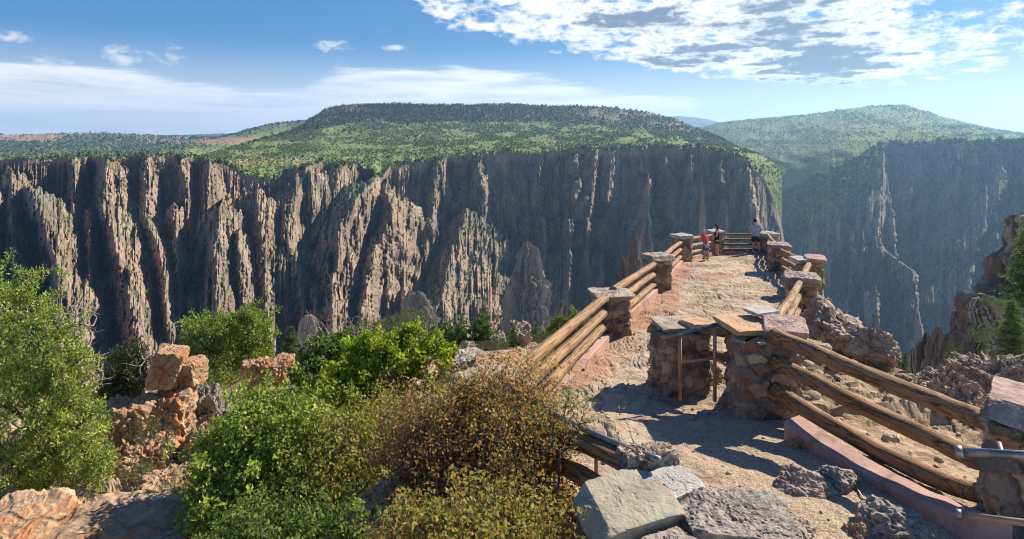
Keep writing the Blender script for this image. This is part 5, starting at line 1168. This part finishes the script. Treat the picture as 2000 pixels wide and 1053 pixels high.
plant('leafy_shrub', 'large green leafy bush in the near middle, in front of the outcrop', 'shrub', b, [L_(500, 850, 6.8, 95, 75, b), L_(440, 900, 6.6, 75, 65, b), L_(560, 900, 6.6, 85, 95, b), L_(480, 980, 6.3, 110, 90, b), L_(600, 820, 7, 50, 50, b), L_(535, 790, 7, 50, 34, b), L_(430, 1030, 6.1, 70, 60, b), L_(590, 1020, 6.2, 80, 70, b)], 900, 21, 0.085, 0.048, OAKY, 606, tip=0.003, aspect=1.6, extra_twigs=500)
b = P(690, 1080, 6.3)
plant('leafy_shrub', 'thinner olive bush between the green bush and the brown bush', 'shrub', b, [L_(680, 900, 6.6, 75, 85, b), L_(700, 1000, 6.2, 90, 80, b), L_(640, 960, 6.3, 60, 90, b), L_(740, 850, 6.8, 60, 55, b)], 620, 12, 0.085, 0.040, [(0.26, 0.30, 0.065), (0.34, 0.35, 0.085), (0.19, 0.22, 0.055), (0.36, 0.28, 0.09)], 607, bark_m=twig_purple, tip=0.003, extra_twigs=900)
b = P(930, 1090, 5.3)
plant('brown_shrub', 'twiggy brown bush with rusty autumn leaves beside the log rails', 'shrub', b, [L_(900, 842, 5.6, 112, 70, b), L_(1000, 820, 5.6, 95, 85, b), L_(970, 778, 5.8, 75, 38, b), L_(850, 900, 5.4, 110, 95, b), L_(980, 920, 5.2, 130, 110, b), L_(1060, 900, 5.2, 62, 90, b), L_(900, 1010, 5.0, 140, 80, b), L_(1040, 1010, 4.9, 80, 70, b), L_(800, 840, 5.8, 50, 50, b)], 1400, 5, 0.07, 0.029, BROWN, 608, bark_m=twig_purple, tip=0.0022, aspect=1.6, extra_twigs=6500, var=0.35, shell=0.35)
b = P(960, 1150, 3.9)
plant('yellow_shrub', 'low yellowish bush right at the lower frame edge in front of the brown bush', 'shrub', b, [L_(960, 1045, 4.0, 100, 42, b), L_(860, 1060, 3.9, 80, 40, b), L_(1050, 1070, 3.9, 70, 34, b), L_(790, 1085, 3.9, 60, 30, b)], 420, 11, 0.06, 0.034, YELL, 609, bark_m=twig_purple, tip=0.0022, extra_twigs=500)
b = P(560, 1140, 4.5)
plant('leafy_shrub', 'sparse pale green bush at the lower frame edge below the large green bush', 'shrub', b, [L_(560, 1050, 4.6, 80, 40, b), L_(470, 1075, 4.5, 60, 34, b), L_(650, 1070, 4.5, 60, 34, b)], 420, 16, 0.06, 0.034, [(0.15, 0.21, 0.05), (0.20, 0.25, 0.065), (0.11, 0.16, 0.04)], 610, tip=0.002, extra_twigs=300)
# a few thin sprigs in front of the pipe handrail
b = P(1090, 930, 4.7)
plant('brown_shrub', 'few thin sprigs rising in front of the grey pipe handrail', 'shrub', b, [L_(1100, 850, 4.7, 40, 60, b), L_(1130, 800, 4.8, 34, 40, b), L_(1060, 800, 4.8, 30, 50, b)], 70, 5, 0.05, 0.03, [(0.22, 0.25, 0.06), (0.28, 0.20, 0.06)], 620, bark_m=twig_purple, tip=0.0018, extra_twigs=40)
# tufts and small bushes
def tuft(px, py, d, w, h, tints, seed, label, n=70, per=26, name='small_bush', cat='bush', group='low bushes among the rocks'):
    b = P(px, py, d); r = w / 2 / F * d; hh = h / F * d
    return plant(name, label, cat, b, [(0, 0, hh * 0.45, r, r, hh * 0.55)], n, per, r * 0.28, max(0.02, r * 0.10), tints, seed, group, mat=needle_m, tip=0.003, aspect=3.0, sprays=(0, 0, 1.2), var=0.3)
tuft(282, 862, 11.4, 58, 48, [(0.09, 0.13, 0.04), (0.13, 0.16, 0.05)], 641, 'round green tuft on the face of the tan rock')
tuft(330, 880, 11.6, 30, 46, [(0.16, 0.15, 0.07), (0.12, 0.13, 0.05)], 642, 'dry olive tuft right of the round green one')
tuft(268, 945, 10, 64, 48, [(0.09, 0.13, 0.04), (0.13, 0.17, 0.05)], 643, 'green bush behind the near ledge')
tuft(345, 975, 9, 60, 54, [(0.25, 0.24, 0.09), (0.19, 0.20, 0.075)], 644, 'yellowish bush at the back of the near ledge')
tuft(470, 790, 12.5, 64, 60, [(0.30, 0.28, 0.09), (0.24, 0.25, 0.08)], 645, 'yellow green bush below the yellowish cracked rock')
tuft(415, 935, 9.5, 50, 50, OAKY, 646, 'dark leafy tuft left of the large green bush')
tuft(1600, 695, 10.0, 46, 34, [(0.38, 0.36, 0.06), (0.30, 0.31, 0.06)], 647, 'bright yellow tuft beside the biggest pillar')
tuft(1580, 725, 9.4, 36, 30, [(0.26, 0.25, 0.08), (0.2, 0.2, 0.07)], 648, 'dry tuft under the top curved log')
tuft(1712, 795, 8.6, 30, 26, [(0.14, 0.20, 0.05), (0.18, 0.24, 0.06)], 649, 'little green tuft between the top and middle curved logs')
tuft(1795, 800, 8.9, 50, 24, [(0.12, 0.16, 0.05), (0.16, 0.19, 0.06)], 650, 'low green tuft left of the tan outcrop')
tuft(1720, 738, 10.5, 44, 26, [(0.26, 0.26, 0.10), (0.2, 0.22, 0.09)], 651, 'pale tuft at the foot of the rounded boulder')
tuft(1606, 560, 16, 24, 38, [(0.16, 0.22, 0.05), (0.2, 0.26, 0.07)], 652, 'leafy sprig beside the outermost pillar')
tuft(940, 600 + 105, 36, 60, 34, GREY, 653, 'grey green bush in front of the pale rock heap')
tuft(980, 690, 36, 50, 34, CON, 654, 'dark bush in front of the brownish rock heap')
tuft(1060, 700, 24, 60, 30, GREY, 656, 'grey bush under the longest log rails')
tuft(1930, 595, 44, 34, 18, GREY, 657, 'pale bush on the brow of the flat topped crag')
tuft(1955, 605, 43, 36, 22, [(0.12, 0.15, 0.06), (0.15, 0.18, 0.08)], 658, 'greener bush on the brow of the flat topped crag')
tuft(1925, 672, 43, 60, 40, CON, 659, 'dark bush in the hollow of the flat topped crag')
tuft(1870, 700, 45, 40, 30, [(0.2, 0.21, 0.08), (0.15, 0.17, 0.07)], 660, 'yellowish bush on the narrow crag')
tuft(800, 640, 40, 80, 30, [(0.13, 0.15, 0.06), (0.17, 0.18, 0.08)], 661, 'olive bush behind the top of the lime green shrub')
tuft(740, 660, 34, 90, 36, [(0.11, 0.13, 0.05), (0.14, 0.16, 0.07)], 662, 'dark olive bush left of the lime green shrub top')
# dead branches
def snag(px, py, d, h, w, seed, label, n=90):
    b = P(px, py, d); r = w / 2 / F * d; hh = h / F * d
    return plant('dead_branches', label, 'dead tree', b, [(0, 0, hh * 0.6, r, r, hh * 0.5)], n, 0, 0, 0, None, seed, 'dead wood among the junipers', bark_m=dead_wood, tip=0.006, extra_twigs=n)
snag(150, 700, 11, 110, 70, 671, 'bare bleached twigs sticking out of the big juniper')
snag(180, 790, 10.5, 90, 40, 672, 'grey bare twigs on the side of the big juniper', 60)
snag(275, 760, 16, 80, 60, 673, 'thin bare dead tree behind the dull juniper')
snag(618, 740, 15.2, 110, 60, 674, 'bare dark trunk with few twigs behind the lime green shrub')
snag(700, 655, 60, 40, 110, 675, 'brown dead brush on the cliff edge above the lime green shrub', 140)
snag(835, 650, 42, 50, 60, 676, 'dead brush beside the leftmost cliff edge conifer', 90)
snag(420, 985, 8.5, 60, 60, 677, 'pale dead branch under the large green bush', 40)
# ------------------------------------------------------------------ people
def skinned(name, nodes, edges, mat, parent, levels=2, root=0):
    me = bpy.data.meshes.new(name)
    keys = list(nodes); idx = {k: i for i, k in enumerate(keys)}
    me.from_pydata([nodes[k][:3] for k in keys], [(idx[a], idx[b]) for a, b in edges], [])
    o = bpy.data.objects.new(name, me); C.objects.link(o)
    md = o.modifiers.new('skin', 'SKIN'); md.use_smooth_shade = True
    for i, k in enumerate(keys):
        r = nodes[k][3]; rr_ = r if isinstance(r, tuple) else (r, r)
        sv = me.skin_vertices[0].data[i]; sv.radius = rr_; sv.use_root = (i == root)
    sb = o.modifiers.new('sub', 'SUBSURF'); sb.levels = levels; sb.render_levels = levels
    dg = bpy.context.evaluated_depsgraph_get(); ev = o.evaluated_get(dg)
    m2 = bpy.data.meshes.new_from_object(ev); m2.name = name
    bpy.data.objects.remove(o)
    for p_ in m2.polygons: p_.use_smooth = True
    m2.materials.clear(); m2.materials.append(mat)
    o = bpy.data.objects.new(name, m2); C.objects.link(o); o.parent = parent
    return o
def cloth_mat(name, a, b=None, scale=40, check=False):
    m, t = new_mat(name); tc = t.n('ShaderNodeTexCoord'); n = t.noise(tc.outputs['Object'], scale, 4)
    if check:
        s = t.n('ShaderNodeSeparateXYZ', ins={0: tc.outputs['Object']})
        w1 = t.math('GREATER_THAN', t.math('FRACT', t.math('MULTIPLY', s.outputs[0], 16.0)), 0.72); w2 = t.math('GREATER_THAN', t.math('FRACT', t.math('MULTIPLY', s.outputs[2], 16.0)), 0.72)
        c = t.mix(t.math('MULTIPLY', t.math('ADD', w1, w2), 0.5), a, b)
    else: c = t.mix(n, a, b or tuple(x * 0.75 for x in a))
    finish(t, c, 0.9, n, 0.3, 0.01, spec=0.1); return m
skin_m = cloth_mat('tan skin', (0.50, 0.29, 0.20), (0.44, 0.25, 0.17), 8)  # one skin tone, faintly mottled
hair_dark = cloth_mat('dark brown hair', (0.035, 0.020, 0.014), (0.075, 0.04, 0.025), 30); hair_grey = cloth_mat('grey cap cloth', (0.42, 0.41, 0.36), (0.33, 0.32, 0.29), 20)
shirt_m = cloth_mat('blue grey checked cloth', (0.24, 0.32, 0.40), (0.46, 0.50, 0.54), check=True); navy = cloth_mat('navy cloth', (0.022, 0.022, 0.040)); black_c = cloth_mat('black cloth', (0.016, 0.016, 0.018)); dk_grey = cloth_mat('dark grey cloth', (0.045, 0.045, 0.05))
red_c = cloth_mat('faded red cloth', (0.55, 0.10, 0.10)); jacket_c = cloth_mat('pale grey jacket cloth', (0.40, 0.38, 0.33), (0.30, 0.29, 0.25)); denim = cloth_mat('blue denim', (0.07, 0.14, 0.28), (0.05, 0.10, 0.20)); shoe_m = cloth_mat('dark shoe leather', (0.03, 0.027, 0.025))
def hand(nodes, edges, side, wrist, d, pre):
    """palm, four unequal fingers bent down and a thumb from the side of the palm"""
    w = np.array(wrist); d = np.array(d, float); d /= np.linalg.norm(d); up = np.array([0, 0, 1.0]); s = np.cross(d, up); s /= np.linalg.norm(s) + 1e-9; n = np.cross(s, d)
    nodes[pre + 'palm'] = (*(w + d * 0.05), (0.036, 0.016)); edges.append((pre + 'wrist', pre + 'palm'))
    for k, (o_, ln) in enumerate(((-0.030, 0.066), (-0.010, 0.080), (0.011, 0.075), (0.031, 0.058))):
        a = w + d * 0.085 + s * o_; nodes[f'{pre}k{k}'] = (*a, 0.011); nodes[f'{pre}m{k}'] = (*(a + d * ln * 0.5 - n * 0.012), 0.009); nodes[f'{pre}t{k}'] = (*(a + d * ln * 0.8 - n * 0.045), 0.008)
        edges += [(pre + 'palm', f'{pre}k{k}'), (f'{pre}k{k}', f'{pre}m{k}'), (f'{pre}m{k}', f'{pre}t{k}')]
    a = w + d * 0.03 + s * side * -0.035; nodes[pre + 'th1'] = (*(a - n * 0.008), 0.012); nodes[pre + 'th2'] = (*(a + d * 0.035 + s * side * -0.015 - n * 0.02), 0.010)
    edges += [(pre + 'palm', pre + 'th1'), (pre + 'th1', pre + 'th2')]
def head_mesh(parent, at, r, yaw, pitch):
    """head with face: brow, nose, mouth, chin, ears as displacements of one rounded form, joined to the body mesh"""
    v, f = ico(4); q = v * np.array([0.78, 0.92, 1.12])
    fr = np.clip(-v[:, 1], 0, 1)
    def bump(x, z, s, a): return a * np.exp(-((v[:, 0] - x) ** 2 + (v[:, 2] - z) ** 2) / s ** 2) * (fr > 0.2)
    q[:, 1] -= bump(0, -0.12, 0.13, 0.22) - bump(-0.30, 0.05, 0.14, 0.10) - bump(0.30, 0.05, 0.14, 0.10) + bump(0, -0.42, 0.2, 0.05) - bump(0, -0.36, 0.07, 0.05) + bump(0, -0.72, 0.2, 0.10)
    q[:, 0] += np.sign(v[:, 0]) * 0.12 * np.exp(-((v[:, 1] - 0.1) ** 2 + (v[:, 2] + 0.05) ** 2) / 0.018) * (np.abs(v[:, 0]) > 0.8)
    q[:, 0] *= 1 - 0.22 * np.clip(-v[:, 2], 0, 1)
    R = np.array(Matrix.Rotation(yaw, 3, 'Z') @ Matrix.Rotation(pitch, 3, 'X'))
    return (q * r) @ R.T + np.array(at), f, R
def person(loc, yaw, H, label, pose):
    root = empty('person', loc, label, 'person'); root.rotation_euler.z = yaw; s = H / 1.75; root.scale = (s, s, s)
    lean = pose.get('lean', 0.0)                        # forward lean of the trunk (metres at the shoulders); faces -Y locally
    hp = 0.92; sh = 1.43; w = pose.get('w', 0.195); hw = pose.get('hw', 0.10); fem = pose.get('fem', False)
    n, e = {}, []
    n['pelvis'] = (0, 0, hp, (0.145, 0.11)); n['waist'] = (0, -lean * 0.3, 1.10, (0.125 if fem else 0.145, 0.10)); n['chest'] = (0, -lean * 0.75, 1.31, (0.15 if fem else 0.175, 0.115)); n['neck0'] = (0, -lean, sh + 0.03, 0.062); n['neck1'] = (0, -lean - 0.02, sh + 0.12, 0.055); n['head'] = (0, -lean - 0.03, sh + 0.21, 0.075)
    e += [('pelvis', 'waist'), ('waist', 'chest'), ('chest', 'neck0'), ('neck0', 'neck1'), ('neck1', 'head')]
    for sd, nm in ((-1, 'l'), (1, 'r')):
        fx, fy = pose.get('feet', {}).get(nm, (sd * 0.11, 0.0))
        n[nm + 'hip'] = (sd * hw, 0, hp - 0.07, 0.098); n[nm + 'knee'] = ((sd * hw + fx) / 2, fy * 0.5 - 0.02, 0.49, 0.064); n[nm + 'calf'] = ((sd * hw + 3 * fx) / 4, fy * 0.8 + 0.015, 0.34, 0.062); n[nm + 'ank'] = (fx, fy + 0.02, 0.09, 0.040); n[nm + 'heel'] = (fx, fy + 0.03, 0.035, 0.036); n[nm + 'toe'] = (fx * 1.1, fy - 0.16, 0.025, (0.042, 0.024))
        e += [('pelvis', nm + 'hip'), (nm + 'hip', nm + 'knee'), (nm + 'knee', nm + 'calf'), (nm + 'calf', nm + 'ank'), (nm + 'ank', nm + 'heel'), (nm + 'heel', nm + 'toe')]
        el_, wr = pose['arms'][nm]
        n[nm + 'sho'] = (sd * w, -lean * 0.95, sh - 0.03, 0.062); n[nm + 'elb'] = (*el_, 0.044); n[nm + 'wrist'] = (*wr, 0.029)
        e += [('chest', nm + 'sho'), (nm + 'sho', nm + 'elb'), (nm + 'elb', nm + 'wrist')]
        hand(n, e, sd, wr, np.array(wr) - np.array(el_), nm)
    body = skinned('body', n, e, skin_m, root)
    # the face is part of the same body mesh
    hv, hf, R = head_mesh(root, (0, -lean - 0.045, sh + 0.225), 0.108, pose.get('head', 0.0), pose.get('pitch', 0.0))
    bm = bmesh.new(); bm.from_mesh(body.data); vs_ = [bm.verts.new(x) for x in hv]
    for q in hf: bm.faces.new([vs_[i] for i in q]).smooth = True
    bm.to_mesh(body.data); bm.free()
    def g(keys, grow=0.02, shift=None): return {k: (*n[k][:3], tuple(x + grow for x in n[k][3]) if isinstance(n[k][3], tuple) else n[k][3] + grow) for k in keys}
    # top
    tn = g(['waist', 'chest', 'neck0'], 0.045); tn['hem'] = (0, 0, hp + pose.get('hem', 0.0), (0.19, 0.155)); te = [('hem', 'waist'), ('waist', 'chest'), ('chest', 'neck0')]; tn['neck0'] = (n['neck0'][0], n['neck0'][1], n['neck0'][2] - 0.03, (0.125, 0.085))
    if pose.get('sleeves', True):
        for nm in 'lr':
            a, b_ = np.array(n[nm + 'sho'][:3]), np.array(n[nm + 'elb'][:3]); tn[nm + 's'] = (*a, 0.095); tn[nm + 'c'] = (*(a + (b_ - a) * 0.72), 0.078); te += [('chest', nm + 's'), (nm + 's', nm + 'c')]
    skinned('shirt', tn, te, pose['top'], root)
    bn = {'p': (0, 0, hp + 0.04, (0.19, 0.15)), 'q': (0, 0, hp - 0.03, (0.19, 0.15))}; be = [('p', 'q')]
    for nm in 'lr':
        a, b_ = np.array(n[nm + 'hip'][:3]), np.array(n[nm + 'knee'][:3]); bn[nm + 'h'] = (*a, 0.135); bn[nm + 'k'] = (*(a + (b_ - a) * pose.get('short', 0.8)), 0.115); be += [('q', nm + 'h'), (nm + 'h', nm + 'k')]
    skinned('shorts', bn, be, pose['bottom'], root)
    for nm in 'lr':
        fx, fy = n[nm + 'heel'][0], n[nm + 'heel'][1]
        skinned('shoe', {'a': (fx, fy + 0.01, 0.05, (0.050, 0.05)), 'b': (fx, fy - 0.06, 0.045, (0.05, 0.045)), 'c': (fx * 1.1, fy - 0.20, 0.03, (0.046, 0.03))}, [('a', 'b'), ('b', 'c')], shoe_m, root)
    # hair or hat: cap over the skull, open at the face
    v, f = ico(4); hc = np.array([0, -lean - 0.045, sh + 0.225]); q = v * np.array([0.80, 0.97, 1.12]) * 0.119
    keep = ((v[:, 1] > -0.25) & (v[:, 2] > -0.45)) | (v[:, 2] > 0.42); fk = f[keep[f].all(1)]
    q = q + v * (0.006 * noise3(v * 9, 3))[:, None]
    o = mesh_np('hair' if not pose.get('cap') else 'cap', (q @ R.T) + hc, fk, pose['hair'], root); md = o.modifiers.new('thick', 'SOLIDIFY'); md.thickness = 0.012
    if pose.get('long'):
        hn = {'a': (*(hc + R @ np.array([0, 0.06, 0.0])), (0.085, 0.06)), 'b': (*(hc + R @ np.array([0, 0.095, -0.13])), (0.085, 0.045)), 'c': (*(hc + np.array([0, 0.12, -0.26])), (0.075, 0.035)), 'd': (*(hc + np.array([0, 0.12, -0.36])), (0.045, 0.02))}
        skinned('long_hair', hn, [('a', 'b'), ('b', 'c'), ('c', 'd')], pose['hair'], root)
    if pose.get('jacket'):
        jn = {'a': (0, 0.02, 0.98, (0.19, 0.155)), 'b': (0.0, 0.03, 0.82, (0.20, 0.165)), 'c': (0.02, 0.05, 0.66, (0.17, 0.13))}
        skinned('tied_jacket', jn, [('a', 'b'), ('b', 'c')], jacket_c, root)
    return root
pm = on_plane(1476, 497)
person((pm.x, pm.y, gz(pm.x, pm.y)), math.radians(180), 66 / F * pm.y, 'person in blue grey checked shirt and dark shorts leaning a hand on the end rail', dict(arms={'l': ((-0.30, -0.02, 1.17), (-0.22, -0.20, 0.98)), 'r': ((0.32, -0.03, 1.17), (0.24, -0.19, 0.97))}, top=shirt_m, bottom=dk_grey, hair=hair_dark, feet={'l': (-0.17, 0.02), 'r': (0.16, 0.0)}, hem=-0.06, w=0.215, lean=0.05))
pw = on_plane(1400, 499)
person((pw.x, pw.y, gz(pw.x, pw.y)), math.radians(-105), 61 / F * pw.y, 'person with long dark hair in navy sleeveless top and black shorts', dict(arms={'l': ((-0.24, -0.06, 1.16), (-0.13, -0.30, 1.12)), 'r': ((0.25, -0.02, 1.16), (0.16, -0.27, 1.08))}, top=navy, bottom=black_c, hair=hair_dark, long=True, sleeves=False, fem=True, w=0.175, short=0.5, hem=-0.02, feet={'l': (-0.10, -0.03), 'r': (0.09, 0.05)}))
pc = on_plane(1379, 509)
person((pc.x, pc.y, gz(pc.x, pc.y)), math.radians(205), 57 / F * pc.y, 'person in faded red shirt and grey cap with a pale jacket tied over denim shorts', dict(arms={'l': ((-0.24, -0.25, 1.20), (-0.14, -0.46, 1.16)), 'r': ((0.22, -0.22, 1.18), (0.10, -0.42, 1.14))}, top=red_c, bottom=denim, hair=hair_grey, cap=True, jacket=True, fem=True, w=0.175, short=0.95, lean=0.16, hem=0.0, feet={'l': (-0.10, 0.06), 'r': (0.10, -0.02)}))
# ------------------------------------------------------------------ air
if True:
    s = 9000.0
    hv = np.array([[x, y, z] for x in (-s, s) for y in (-300, 8600) for z in (-430, 330)], float)
    hf = np.array([[0, 1, 3, 2], [4, 6, 7, 5], [0, 4, 5, 1], [2, 3, 7, 6], [0, 2, 6, 4], [1, 5, 7, 3]])
    hm, t = new_mat('air')
    vol = t.n('ShaderNodeVolumePrincipled')
    vol.inputs['Color'].default_value = (0.36, 0.64, 1.0, 1); vol.inputs['Density'].default_value = 0.000105; vol.inputs['Anisotropy'].default_value = 0.5
    o = t.n('ShaderNodeOutputMaterial'); t.put(o.inputs['Volume'], vol.outputs[0])
    tag(mesh_np('haze', hv, hf, hm, smooth=False), kind='stuff')
